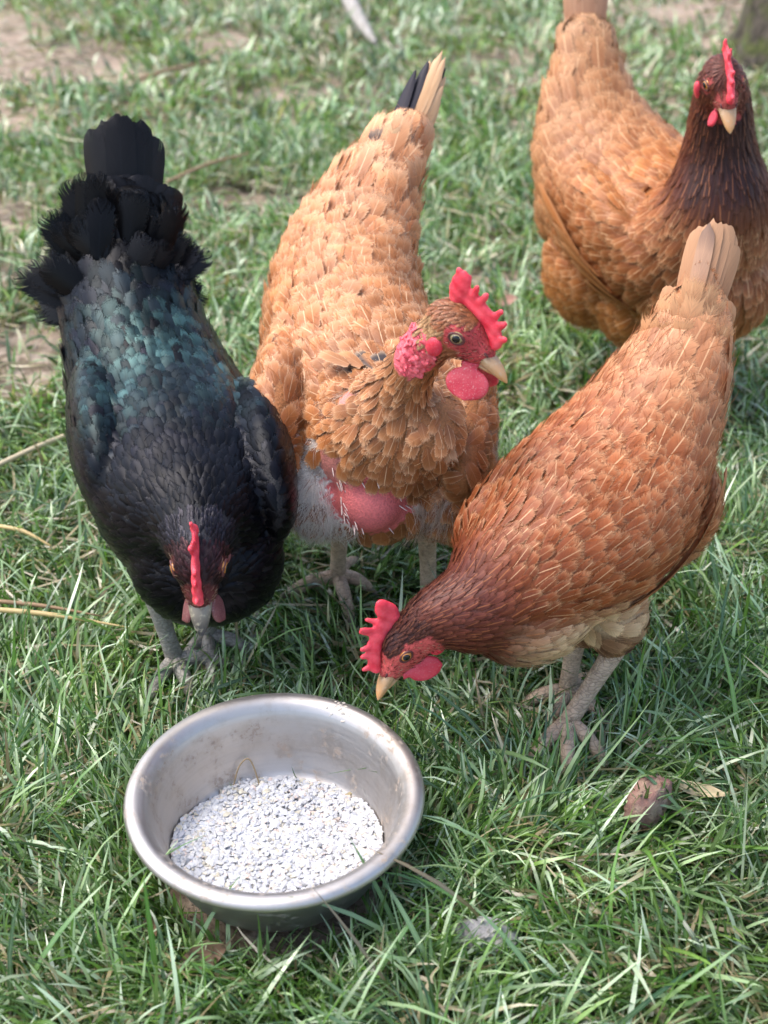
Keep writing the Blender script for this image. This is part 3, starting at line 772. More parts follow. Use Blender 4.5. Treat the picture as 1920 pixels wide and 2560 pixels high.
    beak_mesh('upper_beak', .023, .0525, .0086, .0082, -.0030, -.0080, .0050)
    beak_mesh('lower_beak', .022, .0435, .0066, .0040, -.0105, -.0120, .0)
    for sy in (-1, 1):
        e = hp(.0075, sy * .0162, .0035)
        B = basis(HB[:, 1] * sy + HB[:, 0] * .25, HB[:, 2])
        v, qd, tr = ellipsoid(e, B[:, 0], np.array((.0036, .0052, .0047)) * hs, HB[:, 2], 18, 12)
        eye = mk('eye', v - base, [qd, tr], M[spec['iris']], root)
        v, qd, tr = ellipsoid(e + B[:, 0] * .0022 * hs, B[:, 0], np.array((.0018, .0033, .0032)) * hs, HB[:, 2], 14, 8)
        mk('pupil', v - base, [qd, tr], M['pupil'], eye)
        a = np.linspace(0, 2 * np.pi, 17)
        ring = [e + B[:, 0] * .0014 * hs + (B[:, 1] * math.cos(x) * .0058 + B[:, 2] * math.sin(x) * (.0033 if math.sin(x) > 0 else .0042)) * hs for x in a]
        v, qd, tr = tube([tuple(p) + (.0010 * hs,) * 3 for p in ring], 8, 2, first_l=B[:, 0])
        mk('eyelid', v - base, [qd, tr], M['lid'], eye)
        v, qd, tr = ellipsoid(hp(.0300, sy * .0070, .0002), HB[:, 0] - HB[:, 2] * .3, np.array((.0030, .0010, .0011)) * hs, HB[:, 2], 10, 6)
        mk('nostril', v - base, [qd, tr], M['lid'], root)
        # ear lobe
        er = spec.get('lobe', (.0055, .0035, .0075))
        v, qd, tr = ellipsoid(hp(spec.get('lobe_x', -.004), sy * spec.get('lobe_y', .0165), -.0140), HB[:, 0], np.array((er[0], er[1], er[2])) * hs, HB[:, 2] + HB[:, 1] * sy * .25, 16, 10)
        mk('earlobe', v - base, [qd, tr], M[spec.get('lobe_mat', 'wattle')], root)
        # wattle hanging with gravity
        wr = spec.get('wattle', (.0125, .0145))
        a0 = hp(.023, sy * .0065, -.0125); dn = nrm(np.array((0, 0, -1.0)) + spec.get('wattle_swing', 0) * HB[:, 0] + sy * HB[:, 1] * .30)
        st = []
        for s_ in np.linspace(0, 1, 15):
            ww = wr[0] * max(.42 * (1 - s_), math.sqrt(max(0, 1 - ((s_ - .56) / .44) ** 2)), .05)
            st.append(tuple(a0 + dn * wr[1] * 2 * s_ * hs) + (max(ww, .0012) * hs, .0024 * hs, .0024 * hs))
        fl = HB[:, 0] - dn * (HB[:, 0] @ dn)
        v, qd, tr = tube(st, 18, 2, first_l=nrm(fl), cap=.1)
        mk('wattle', v - base, [qd, tr], M[spec.get('wattle_mat', 'wattle')], root)
    # --- comb: blade along the skull with fleshy points
    cp = []
    ch = spec.get('comb_h', 1.0); lean = spec.get('comb_lean', 0.0)
    axis = [(.0325, .0060), (.026, .0138), (.015, .0205), (0, .0235), (-.011, .0240)]
    st = [tuple(hp(x, lean * .002 * i_, z)) + (.0040 * hs, (.0045 + .0022 * i_) * ch * hs, .005 * hs) if False else tuple(hp(x, lean * .002 * i_, z)) + ((.0040 - .0005 * i_) * hs, (.0045 + .0022 * i_) * ch * hs, .005 * hs) for i_, (x, z) in enumerate(axis)]
    cp.append(tube(st, 12, 4, first_l=HB[:, 1]))
    pts = spec.get('comb_pts', 6); gr = np.random.default_rng(spec.get('seed', 5))
    for i in range(pts):
        s_ = (i + .25 * gr.normal() * (0 < i < pts - 1)) / (pts - 1)
        x = np.interp(s_, [0, 1], [.030, -.013]); z = np.interp(x, [-.013, 0, .015, .026, .0325], [.0240, .0235, .0205, .0138, .006])
        top_ = ch * np.interp(s_, [0, .3, 1], [.0045, .0075, .0130])
        hgt = ch * (.0045 + .0055 * math.sin(math.pi * min(1, .12 + .75 * s_))) * gr.uniform(.75, 1.25) * spec.get('spike', 1.0)
        dirx = np.interp(s_, [0, 1], [.75, -.25]) + spec.get('comb_fwd', 0)
        d = nrm((dirx, lean + .12 * gr.normal(), 1.0)); p0 = np.array((x, 0, z)); ll = top_ + hgt
        sst = []
        for u_ in (0, .4, .75, 1.0):
            pp = p0 + d * ll * u_ + np.array((0, lean * .004 * u_ * u_, 0))
            rw = (.0048 - .0030 * u_) * hs * spec.get('comb_w', 1.0)
            sst.append(tuple(hp(*pp)) + ((.0027 - .0014 * u_) * hs, rw, rw))
        cp.append(tube(sst, 10, 3, first_l=HB[:, 1], cap=.8))
    if spec.get('comb_back'):
        cp.append(ellipsoid(hp(-.011, lean * .012, .031 * ch ** .5), HB[:, 2] - HB[:, 0] * .15, np.array((.0145, .0031, .0085)) * hs * ch, HB[:, 0], 16, 10))
    v, nn_, qd, tr = fuse(cp, .0010, 4)
    v = v + nn_ * (.0005 * np.sin(v[:, :1] * 420 + v[:, 2:3] * 300) * np.sin(v[:, 2:3] * 380 - v[:, 1:2] * 200)) * hs
    mk('comb', v - base, [qd, tr], M['comb'], root)
    if spec.get('folds'):
        Xf, Nf = scatter(V, q, t, 60000); fp = []
        for (fc, fr, cnt) in spec['folds']:
            ii = np.where(np.linalg.norm(Xf - np.array(fc), axis=1) < fr)[0]
            for i in rng.choice(ii, min(cnt, len(ii)), replace=False):
                d_ = nrm(np.cross(Nf[i], TT[4]) + .5 * rng.normal(size=3)); r_ = rng.uniform(.0013, .0024)
                fp.append(ellipsoid(Xf[i] - Nf[i] * r_ * .15, d_, (r_ * rng.uniform(1.5, 4), r_, r_ * .9), Nf[i], 10, 6))
        v, nn_, qd, tr = fuse(fp, .0007, 4)
        mk('wrinkled_neck_skin', v - base, [qd, tr], M['neck_skin'], root)
    # --- legs
    for lg in spec['legs']:
        top, ank, toes, back = [np.array(x, float) for x in (lg['top'], lg['ankle'], lg['toes'], lg['back'])]
        mid = (top + ank) / 2
        v, qd, tr = rtube([top, mid, ank + nrm(top - ank) * .012, ank], [.0100, .0082, .0084, .0092], 14, 5)
        shank = mk('leg', v - base, [qd, tr], M[spec['leg_mat']], root)
        for k_, te in enumerate(list(toes) + [back]):
            te = np.array(te); rr_ = .0068 if k_ < len(toes) else .0054
            m1 = ank + (te - ank) * .5; m1[2] = max(m1[2], .012) + .006
            pts_ = [ank + np.array((0, 0, .001)), m1, ank + (te - ank) * .85 + np.array((0, 0, .003)), te]
            v, qd, tr = rtube(pts_, [rr_ * 1.15, rr_, rr_ * .85, rr_ * .6], 12, 6)
            # knuckle pads
            mk('toe', v - base, [qd, tr], M[spec['leg_mat']], shank)
            d = nrm(te - m1); e2 = te + d * .011 + np.array((0, 0, -.003))
            v, qd, tr = rtube([te - d * .003, te + d * .005 + np.array((0, 0, .0012)), e2], [rr_ * .55, rr_ * .42, .0006], 8, 4)
            mk('claw', v - base, [qd, tr], M['claw'], shank)
    # --- tail
    for tf in spec['tail']:
        tf = dict(tf); rp = np.array(tf.pop('root')) - base; mm = tf.pop('mat')
        free_feather('tail_feather', rp, tf.pop('d'), tf.pop('n'), tf.pop('L'), tf.pop('W'), tf.pop('curl', 0.0), tf.pop('point', 0.0), tf.pop('col'), M[mm], root, **tf)
    return root, bvh

def lerp3(a, b, f): return np.asarray(a) * (1 - f[:, None]) + np.asarray(b) * f[:, None]

def base_par(n):
    return dict(L=np.full(n, .026), W=np.full(n, .0075), sp=np.full(n, .0085), lift=np.full(n, .10), point=np.full(n, .2), mess=np.full(n, .12), down=np.zeros(n), mat=np.zeros(n), col=np.zeros((n, 3)))

def stations(q, vals):
    return np.interp(q, np.arange(len(vals)), vals)

def head_small(p, h, q, length=.0075):
    """short close feathers on the head"""
    m = (np.linalg.norm(h * np.array((1, 1, 1)), axis=1) < .034)
    p['L'][m], p['W'][m], p['sp'][m], p['lift'][m], p['point'][m], p['mess'][m] = length, .0016, .0023, .12, .6, .10
    return m
# ---- black hen: head lowered towards the bowl
def region_black(X, N, q, lat, h):
    p = base_par(len(X)); z = X[:, 2]
    p['L'] = stations(q, [.010, .014, .017, .021, .023, .025, .032, .044, .050])
    p['W'] = stations(q, [.0023, .0032, .0046, .0058, .0064, .0068, .0085, .0105, .012])
    p['sp'] = stations(q, [.0030, .0040, .0050, .0062, .0066, .0069, .0080, .0088, .009])
    p['lift'] = stations(q, [.10, .10, .08, .07, .07, .09, .20, .34, .38])
    p['point'] = stations(q, [.8, .8, .5, .15, .0, .0, .0, .0, .0])
    p['mess'] = stations(q, [.10, .10, .08, .07, .07, .08, .14, .26, .28])
    r = rng.random(len(X))
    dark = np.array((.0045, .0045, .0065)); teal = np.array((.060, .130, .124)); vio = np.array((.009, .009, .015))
    up = sstep(.1, .8, N[:, 2]); tz = np.exp(-((q - 4.7) / 1.05) ** 2) * up  # sky sheen painted in: iridescent teal on up-facing back feathers
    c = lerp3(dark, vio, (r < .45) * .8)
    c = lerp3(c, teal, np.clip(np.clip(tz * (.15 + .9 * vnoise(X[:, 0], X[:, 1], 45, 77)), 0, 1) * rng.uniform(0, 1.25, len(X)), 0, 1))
    c = lerp3(c, (.0055, .005, .005), sstep(5.9, 6.9, q) * .9)
    c = lerp3(c, (.0055, .0055, .0075), 1 - sstep(1.8, 3.4, q))
    p['col'] = c
    m = head_small(p, h, q)
    p['col'][m] = np.array((.05, .020, .022))
    b = m & (h[:, 0] < -.006); p['col'][b] = (.022, .020, .026)
    bel = (z < .13) & (q > 2); p['down'][bel] = .4
    return p

def tail_fan(root, d, n, count, spread, L, W, mat, colf, side_root=.018, curl=-.10, roll=.5, point=0.0, dl=.12, jit=0.0, **kw):
    out = []; d, n = nrm(d), nrm(n); s = nrm(np.cross(d, n))
    for i in range(count):
        f = (i + .5) / count * 2 - 1
        dd = nrm(d + s * math.tan(math.radians(spread)) * f + rng.normal(0, .02, 3))
        nn = nrm(n + s * f * roll)
        out.append(dict(root=np.array(root) + s * side_root * f - n * .010 * abs(f) + n * .002 * rng.random() - d * jit * rng.random(), d=dd, n=nn, L=L * (1 - dl * abs(f) ** 1.5) * rng.uniform(.96, 1.04), W=W, curl=curl, point=point,
                        col=colf(f), mat=mat, **kw))
    return out

SP = {}
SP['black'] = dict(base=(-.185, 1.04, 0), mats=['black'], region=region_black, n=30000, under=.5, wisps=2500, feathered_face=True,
  head_f=(.03, -.74, -.67), head_u=(0, -.6, .78), head_s=1.16, face=(.10, .022, .02), beak_mat='beak_dark', iris='iris_orange', wattle_mat='wattle_dull', lobe_mat='wattle_dull',
  comb_h=.62, comb_pts=6, leg_mat='leg_grey', wattle=(.0095, .0115), var=.35,
  spine=[(-.147, .914, .216, .022, .020, .021), (-.151, .942, .222, .034, .028, .034), (-.155, .972, .215, .056, .046, .066), (-.166, 1.018, .205, .080, .062, .092), (-.183, 1.080, .205, .088, .070, .098),
         (-.211, 1.150, .222, .082, .064, .092), (-.237, 1.215, .258, .068, .052, .078), (-.253, 1.275, .298, .054, .040, .052), (-.260, 1.325, .340, .034, .020, .024)],
  blobs=[((-.152, .985, .165), (.1, -1, -.25), (.058, .066, .058)), ((-.108, 1.065, .218), (.22, -1, -.05), (.100, .026, .056)), ((-.258, 1.105, .218), (.22, -1, -.05), (.105, .028, .058)),
         ((-.128, 1.045, .125), (.1, -.3, -1), (.050, .032, .042)), ((-.203, 1.050, .125), (.1, -.3, -1), (.050, .032, .042)), ((-.225, 1.180, .185), (.22, -1, 0), (.080, .072, .068))],
  legs=[dict(top=(-.209, 1.025, .095), ankle=(-.197, 1.030, .016), toes=[(-.150, 1.030, .010), (-.178, .988, .008), (-.215, .985, .008)], back=(-.212, 1.066, .010)),
        dict(top=(-.150, 1.050, .10), ankle=(-.172, 1.066, .016), toes=[(-.128, 1.05, .010), (-.160, 1.015, .008), (-.192, 1.022, .008)], back=(-.175, 1.10, .010))],
  tail=tail_fan((-.258, 1.310, .325), (0.0, .38, .92), (0, -.92, .38), 14, 9, .114, .0150, 'black_tail', lambda f: np.array((.007, .006, .006)) * rng.uniform(.7, 1.4), .020, -.06, .6)
     + tail_fan((-.257, 1.300, .312), (0.0, .30, .95), (0, -.95, .30), 12, 20, .074, .0140, 'black_tail', lambda f: np.array((.008, .007, .0075)) * rng.uniform(.6, 1.8), .034, -.05, .7)
     + [dict(root=(-.272 + .012 * g_.normal(), 1.250 + .014 * g_.normal(), .268 + .050 * u_ + .004 * g_.normal()), d=(-.95 + .45 * u_ + .12 * g_.normal(), .20 + .15 * g_.random(), -.15 + .95 * u_ + .12 * g_.normal()), n=(.2 * g_.normal() - .1, -.7, .65), L=.052 + .022 * g_.random(), W=.0125 + .005 * g_.random(),
              col=np.array((.009, .0085, .008)) * g_.uniform(.5, 1.7), mat='black', curl=.10 * g_.normal()) for g_ in [np.random.default_rng(3)] for u_ in np.linspace(0, 1, 34)]
     + [dict(root=(-.232 + .010 * g_.normal(), 1.252 + .012 * g_.normal(), .276 + .040 * u_ + .004 * g_.normal()), d=(.75 - .35 * u_ + .1 * g_.normal(), .20 + .15 * g_.random(), .20 + .75 * u_ + .1 * g_.normal()), n=(.2 * g_.normal() + .1, -.7, .65), L=.044 + .020 * g_.random(), W=.0115 + .004 * g_.random(),
              col=np.array((.008, .0075, .0085)) * g_.uniform(.5, 1.7), mat='black', curl=.10 * g_.normal()) for g_ in [np.random.default_rng(4)] for u_ in np.linspace(0, 1, 24)]
     + [dict(root=(-.256 + .020 * g_.normal(), 1.268 + .012 * g_.normal(), .300 + .035 * u_), d=(.12 * g_.normal() + 0, .35, .92), n=(.15 * g_.normal(), -.92, .38), L=.050 + .020 * g_.random(), W=.0125 + .004 * g_.random(),
              col=np.array((.008, .0075, .008)) * g_.uniform(.5, 1.7), mat='black', curl=.05 + .08 * g_.normal()) for g_ in [np.random.default_rng(6)] for u_ in np.linspace(0, 1, 22)])

# ---- bare-cropped buff hen in the middle
def region_naked(X, N, q, lat, h):
    p = base_par(len(X)); z = X[:, 2]; n = len(X)
    p['L'] = stations(q, [.010, .014, .020, .025, .030, .030, .030, .032, .044, .050])
    p['W'] = stations(q, [.0022, .0030, .0055, .0085, .0100, .0105, .0105, .0110, .0115, .011])
    p['sp'] = stations(q, [.0032, .0045, .0068, .0092, .0100, .0100, .0098, .0100, .0105, .010])
    p['lift'] = stations(q, [.12, .2, .25, .22, .20, .22, .28, .30, .24, .10])
    p['point'] = stations(q, [.8, .8, .6, .4, .15, .05, .0, .0, .2, .3])
    p['mess'] = stations(q, [.15, .2, .28, .25, .22, .22, .24, .25, .14, .06])
    c = lerp3((.36, .135, .042), (.54, .225, .088), sstep(3.0, 6.2, q))
    c = lerp3(c, (.57, .270, .125), sstep(6.5, 8.5, q))
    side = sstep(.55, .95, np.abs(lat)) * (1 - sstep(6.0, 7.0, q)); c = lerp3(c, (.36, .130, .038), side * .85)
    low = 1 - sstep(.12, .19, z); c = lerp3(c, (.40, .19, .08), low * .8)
    hack = (1 - sstep(2.6, 3.6, q)); c = lerp3(c, (.36, .15, .055), hack * .8)
    dk = (np.linalg.norm(X - np.array((-.012, 1.085, .300)), axis=1) < .016) & (rng.random(n) < .6); c[dk] = (.05, .035, .03)
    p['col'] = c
    p['down'][z < .19] = .5
    m = head_small(p, h, q, .0085); p['col'][m] = (.27, .085, .028)
    ck = m & (h[:, 2] < .0) & (h[:, 0] > -.004); p['col'][ck] = (.30, .10, .04); p['sp'][ck] = .0034
    ear = m & (h[:, 0] < -.002) & (h[:, 2] < .002); p['col'][ear] = (.42, .24, .11)
    return p

def naked_tail(f):
    if f < -.45: return np.array((.040, .034, .040))
    return np.array((.62, .36, .18)) * rng.uniform(.85, 1.1)
SP['naked'] = dict(base=(0, 1.14, 0), mats=['tawny'], region=region_naked, n=30000, under=.8, wisps=7000, feathered_face=True, face_front=.013, eye_ring=.0105, head_f=(.80, -.46, -.40), head_u=(.38, -.12, .92), head_s=1.08, face=(.44, .055, .055),
  beak_mat='beak', iris='iris', wattle_mat='wattle_dusty', comb_h=.95, comb_pts=7, comb_back=True, comb_lean=-.15, seed=8, folds=[((.020, .996, .360), .021, 80), ((.018, .996, .345), .013, 35)], var=.26, leg_mat='leg', wattle=(.0165, .0140), lobe=(.0065, .004, .009), lobe_y=.0150,
  skin=[((-.012, 1.030, .198), .043, (.68, .165, .155)), ((-.036, 1.040, .230), .023, (.68, .25, .20)), ((.018, 1.006, .362), .020, (.66, .10, .13)), ((.018, 1.002, .347), .015, (.66, .12, .14)), ((.030, .985, .350), .015, (.62, .08, .10)), ((-.030, 1.045, .285), .014, (.62, .22, .18))],
  spine=[(.056, .992, .380, .019, .019, .019), (.034, 1.007, .357, .017, .019, .019), (.015, 1.026, .312, .021, .022, .024), (.004, 1.055, .262, .056, .046, .060), (-.006, 1.112, .232, .086, .062, .080),
         (-.026, 1.180, .235, .090, .070, .093), (-.040, 1.250, .270, .077, .060, .083), (-.034, 1.315, .315, .065, .044, .058), (-.004, 1.370, .365, .043, .026, .033), (.022, 1.402, .402, .022, .013, .015)],
  blobs=[((-.004, 1.085, .182), (.1, -.8, -.6), (.056, .060, .052)), ((-.011, 1.048, .190), (0, -1, 0), (.033, .031, .034)), ((.036, 1.030, .270), (.2, -.6, -.8), (.036, .032, .030)),
         ((-.094, 1.135, .225), (-.05, -1, -.08), (.106, .028, .060)), ((.074, 1.120, .225), (-.05, -1, -.08), (.098, .026, .056)),
         ((-.055, 1.095, .182), (0, -.4, -1), (.056, .044, .052)), ((.062, 1.092, .176), (0, -.4, -1), (.056, .042, .050)), ((-.030, 1.240, .195), (0, -1, 0), (.080, .074, .068))],
  plucked=[((-.058, 1.060, .190), .046), ((.036, 1.065, .178), .026), ((.088, 1.09, .21), .028)],
  down=[((-.058, 1.060, .190), .054, (.92, .86, .80), .021, 1.0), ((-.035, 1.05, .215), .028, (.78, .62, .54), .012, .25), ((.036, 1.065, .178), .034, (.74, .60, .48), .020, .7), ((.088, 1.09, .21), .036, (.76, .60, .46), .026, .55),
        ((-.015, 1.07, .275), .042, (.66, .48, .36), .020, .15), ((-.10, 1.19, .16), .06, (.55, .32, .14), .022, .12)],
  legs=[dict(top=(-.043, 1.135, .105), ankle=(-.047, 1.160, .018), toes=[(-.033, 1.100, .008), (-.098, 1.140, .010), (-.014, 1.150, .010)], back=(-.030, 1.192, .016)),
        dict(top=(.041, 1.115, .11), ankle=(.045, 1.130, .016), toes=[(.05, 1.075, .008), (.015, 1.09, .008), (.085, 1.10, .008)], back=(.04, 1.165, .012))],
  tail=tail_fan((.010, 1.385, .380), (.42, .42, .80), (-.3, -.85, .45), 12, 6, .112, .0095, 'tawny_tail', naked_tail, .011, -.02, .8, .7, .45)
     + tail_fan((-.004, 1.368, .362), (.36, .42, .80), (-.2, -.85, .5), 9, 10, .070, .0100, 'tawny_tail', lambda f: np.array((.64, .37, .18)) * rng.uniform(.8, 1.1), .020, -.02, .7, .3, .2)
     + tail_fan((-.014, 1.350, .362), (.34, .42, .80), (-.2, -.85, .5), 16, 13, .052, .0110, 'tawny', lambda f: np.array((.59, .30, .135)) * rng.uniform(.8, 1.12), .030, .05, .7, .1, .2, jit=.040)
     + tail_fan((-.004, 1.358, .380), (.36, .42, .80), (-.2, -.85, .5), 9, 9, .048, .0100, 'tawny', lambda f: (np.array((.64, .37, .18)) if abs(f) < .6 else np.array((.10, .07, .06))) * rng.uniform(.8, 1.1), .018, .05, .7, .3, .2)
     + [dict(root=(-.004 + .004 * i, 1.380 + .002 * i, .375), d=(.34 + .05 * i, .42, .80), n=(-.55, -.75, .35), L=.098 + .012 * i, W=.0080, col=(.030, .026, .032), mat='black_tail', curl=-.02, point=.6) for i in range(3)]
     + [dict(root=(.022, 1.392, .385), d=(.46, .40, .80), n=(.5, -.8, .3), L=.090, W=.007, col=(.03, .025, .028), mat='black_tail', curl=-.02, point=.7)]
     + [dict(root=(-.115, 1.20, .175), d=(-.55, .35, .75), n=(0, -1, .3), L=.05, W=.011, col=(.60, .36, .13), mat='tawny', curl=.1), dict(root=(-.120, 1.20, .160), d=(-.75, .35, .45), n=(0, -1, .3), L=.05, W=.012, col=(.58, .34, .13), mat='tawny', curl=.1),
        dict(root=(-.120, 1.19, .145), d=(-.85, .3, .05), n=(0, -1, .3), L=.042, W=.011, col=(.56, .33, .13), mat='tawny', curl=.1), dict(root=(-.072, 1.22, .275), d=(-.8, .3, .3), n=(0, -.8, .5), L=.036, W=.009, col=(.62, .34, .14), mat='tawny', curl=.1)]
     + [dict(root=(-.030 + .011 * i, 1.088 - .003 * i, .298), d=(-.55 + .17 * i, .60, -.02), n=(0, -.35, .95), L=.046, W=.0085, col=np.array((.46, .21, .078)) * (.9 + .06 * (i % 3)), mat='tawny', curl=-.02, point=.35, edgecol=((.10, .075, .06) if i in (2, 4) else None)) for i in range(6)]
     + [dict(root=(.004 + .008 * i, 1.024 - .005 * (i % 3), .290 - .002 * i), d=(.10 + .06 * i, -.30, -.9), n=(0, -.95, .3), L=.034 + .006 * (i % 2), W=.0080, col=np.array((.42, .19, .075)) * (.85 + .1 * (i % 4)), mat='tawny', curl=.10, point=.35) for i in range(7)]
     + [dict(root=(-.010 + .008 * i, 1.030, .280 - .003 * i), d=(-.45 + .16 * i, -.30, -.7), n=(0, -.95, .3), L=.036, W=.009, col=np.array((.50, .25, .10)) * (.85 + .1 * (i % 3)), mat='tawny', curl=.12, point=.35) for i in range(5)])

# ---- russet hen stooping from the right
def region_red(X, N, q, lat, h):
    p = base_par(len(X)); z = X[:, 2]; n = len(X)
    p['L'] = stations(q, [.009, .013, .019, .026, .030, .030, .034, .044, .050])
    p['W'] = stations(q, [.0019, .0026, .0044, .0074, .0092, .0096, .0112, .0130, .0125])
    p['sp'] = stations(q, [.0026, .0034, .0052, .0080, .0094, .0096, .0108, .0118, .011])
    p['lift'] = stations(q, [.08, .07, .08, .12, .13, .12, .10, .08, .06])
    p['point'] = stations(q, [.9, .9, .8, .5, .2, .1, .05, .1, .1])
    p['mess'] = stations(q, [.06, .07, .10, .16, .16, .15, .13, .10, .06])
    c = lerp3((.26, .066, .017), (.35, .102, .030), sstep(2.6, 4.6, q))
    c = lerp3(c, (.47, .205, .092), sstep(4.9, 6.8, q))
    neck = 1 - sstep(1.9, 3.1, q); c = lerp3(c, (.105, .026, .016), neck)
    nape = (1 - sstep(1.0, 2.1, q)) * sstep(.1, .7, -lat + .3); c = lerp3(c, (.035, .012, .012), nape * .6)
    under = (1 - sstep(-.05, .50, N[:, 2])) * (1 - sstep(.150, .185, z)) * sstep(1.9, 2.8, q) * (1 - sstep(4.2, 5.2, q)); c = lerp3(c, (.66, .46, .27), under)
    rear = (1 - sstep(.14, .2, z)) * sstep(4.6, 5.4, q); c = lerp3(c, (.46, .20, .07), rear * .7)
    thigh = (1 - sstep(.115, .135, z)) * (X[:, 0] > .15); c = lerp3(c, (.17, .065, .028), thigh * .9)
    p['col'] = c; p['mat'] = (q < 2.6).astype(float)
    p['down'][(z < .14) & (q > 2.5)] = .5
    m = head_small(p, h, q, .0090); p['col'][m] = (.05, .016, .014); p['mat'][m] = 1
    m2 = m & (h[:, 2] < .004); p['col'][m2] = (.22, .05, .03)
    return p
SP['red'] = dict(base=(.165, .965, 0), mats=['russet', 'mahogany'], region=region_red, n=30000, under=.75, head_f=(-.60, -.40, -.69), head_u=(-.62, -.16, .55), head_s=1.02, face=(.52, .085, .075),
  beak_mat='beak', iris='iris_orange', comb_h=1.0, comb_pts=7, comb_back=True, spike=.9, comb_fwd=.35, leg_mat='leg', wattle=(.0105, .0165), wattle_swing=-1.5, lobe=(.0075, .004, .0085), lobe_x=-.0125, lobe_y=.0185, face_x=-.016, lobe_mat='comb',
  spine=[(.018, .896, .146, .018, .019, .018), (.042, .900, .165, .026, .026, .026), (.075, .910, .172, .042, .040, .040), (.112, .934, .186, .062, .058, .056), (.150, .968, .200, .080, .072, .072),
         (.188, 1.005, .222, .080, .066, .075), (.222, 1.043, .258, .065, .052, .064), (.249, 1.073, .302, .048, .036, .044), (.268, 1.098, .352, .025, .015, .019)],
  blobs=[((.118, .925, .162), (-.9, -.5, -.1), (.058, .052, .048)), ((.212, .968, .212), (-.75, -.65, -.12), (.085, .024, .048)), ((.116, 1.006, .206), (-.75, -.65, -.12), (.076, .020, .048)),
         ((.196, .955, .130), (.15, .1, -1), (.044, .024, .030)), ((.172, .985, .130), (-.1, .0, -1), (.056, .032, .040)), ((.238, 1.030, .190), (-.7, -.7, .2), (.064, .052, .058))],
  flight=[dict(a=(.185, .925, .172), b=(.252, .985, .212), to=(.262, 1.07, .262), n=8, L=.056, W=.0085, col=(.40, .135, .045), mat='russet_tail')],
  down=[((.262, 1.035, .185), .06, (.56, .32, .14), .014, .14)],
  legs=[dict(top=(.202, .958, .088), ankle=(.163, .938, .020), toes=[(.128, .902, .008), (.158, .890, .008), (.190, .905, .008)], back=(.185, .968, .010)),
        dict(top=(.171, .980, .09), ankle=(.167, .982, .018), toes=[(.128, .975, .008), (.148, .945, .008), (.198, .955, .008)], back=(.195, 1.010, .012))],
  tail=tail_fan((.258, 1.085, .325), (.20, .26, .94), (-.35, -.80, .35), 12, 4, .098, .0100, 'russet_tail', lambda f: np.array((.46, .24, .125)) * rng.uniform(.88, 1.1), .014, -.02, .7, .0, .10)
     + tail_fan((.252, 1.078, .300), (.18, .26, .94), (-.35, -.80, .35), 9, 9, .074, .0120, 'russet_tail', lambda f: np.array((.48, .24, .115)) * rng.uniform(.85, 1.1), .022, -.02, .7, .0, .10, jit=.015)
     + tail_fan((.244, 1.060, .312), (.18, .28, .94), (-.35, -.80, .35), 16, 8, .056, .0120, 'russet', lambda f: np.array((.50, .235, .105)) * rng.uniform(.8, 1.15), .030, .05, .7, .1, .10, jit=.045)
     + tail_fan((.252, 1.070, .338), (.18, .28, .94), (-.35, -.80, .35), 10, 7, .054, .0115, 'russet', lambda f: np.array((.53, .27, .13)) * rng.uniform(.8, 1.15), .019, .04, .7, .1, .10, jit=.022)
     + [dict(root=(.258, 1.086, .332), d=(.14, .26, .94), n=(-.5, -.75, .35), L=.090, W=.0075, col=(.46, .27, .17), mat='russet_tail', curl=-.02, tipcol=(.10, .07, .07))])

# ---- dark-necked hen standing behind
def region_back(X, N, q, lat, h):
    p = base_par(len(X)); z = X[:, 2]; n = len(X)
    p['L'] = stations(q, [.010, .016, .026, .030, .032, .032, .034, .036, .046, .05])
    p['W'] = stations(q, [.0022, .0030, .0045, .0074, .0098, .0105, .0112, .0120, .0125, .012])
    p['sp'] = stations(q, [.0030, .0042, .0058, .0084, .0100, .0102, .0105, .0108, .011, .011])
    p['lift'] = stations(q, [.08, .06, .06, .09, .13, .15, .17, .18, .14, .10])
    p['point'] = stations(q, [.9, .9, .9, .6, .3, .1, .0, .0, .0, .1])
    p['mess'] = stations(q, [.06, .06, .07, .10, .15, .18, .19, .19, .12, .08])
    c = lerp3((.32, .102, .025), (.40, .175, .068), sstep(4.6, 7.2, q))
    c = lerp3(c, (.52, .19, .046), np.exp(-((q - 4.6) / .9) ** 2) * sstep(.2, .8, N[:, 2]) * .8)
    c = lerp3(c, (.44, .235, .12), sstep(7.6, 8.8, q))
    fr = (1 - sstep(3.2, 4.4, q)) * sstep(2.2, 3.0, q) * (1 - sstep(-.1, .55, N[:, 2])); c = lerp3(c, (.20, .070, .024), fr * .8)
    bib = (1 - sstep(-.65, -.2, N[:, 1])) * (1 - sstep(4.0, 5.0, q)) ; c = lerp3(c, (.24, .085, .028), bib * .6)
    neck = 1 - sstep(2.5, 3.2, q); c = lerp3(c, (.085, .018, .008), neck)
    thr = neck * (1 - sstep(-.7, -.3, N[:, 1])) ; c = lerp3(c, (.022, .010, .009), thr * .8)
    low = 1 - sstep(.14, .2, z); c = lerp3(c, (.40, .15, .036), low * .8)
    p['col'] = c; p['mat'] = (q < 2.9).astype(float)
    p['down'][(z < .19)] = .5
    m = head_small(p, h, q, .0090); p['col'][m] = (.11, .028, .018); p['mat'][m] = 1
    return p
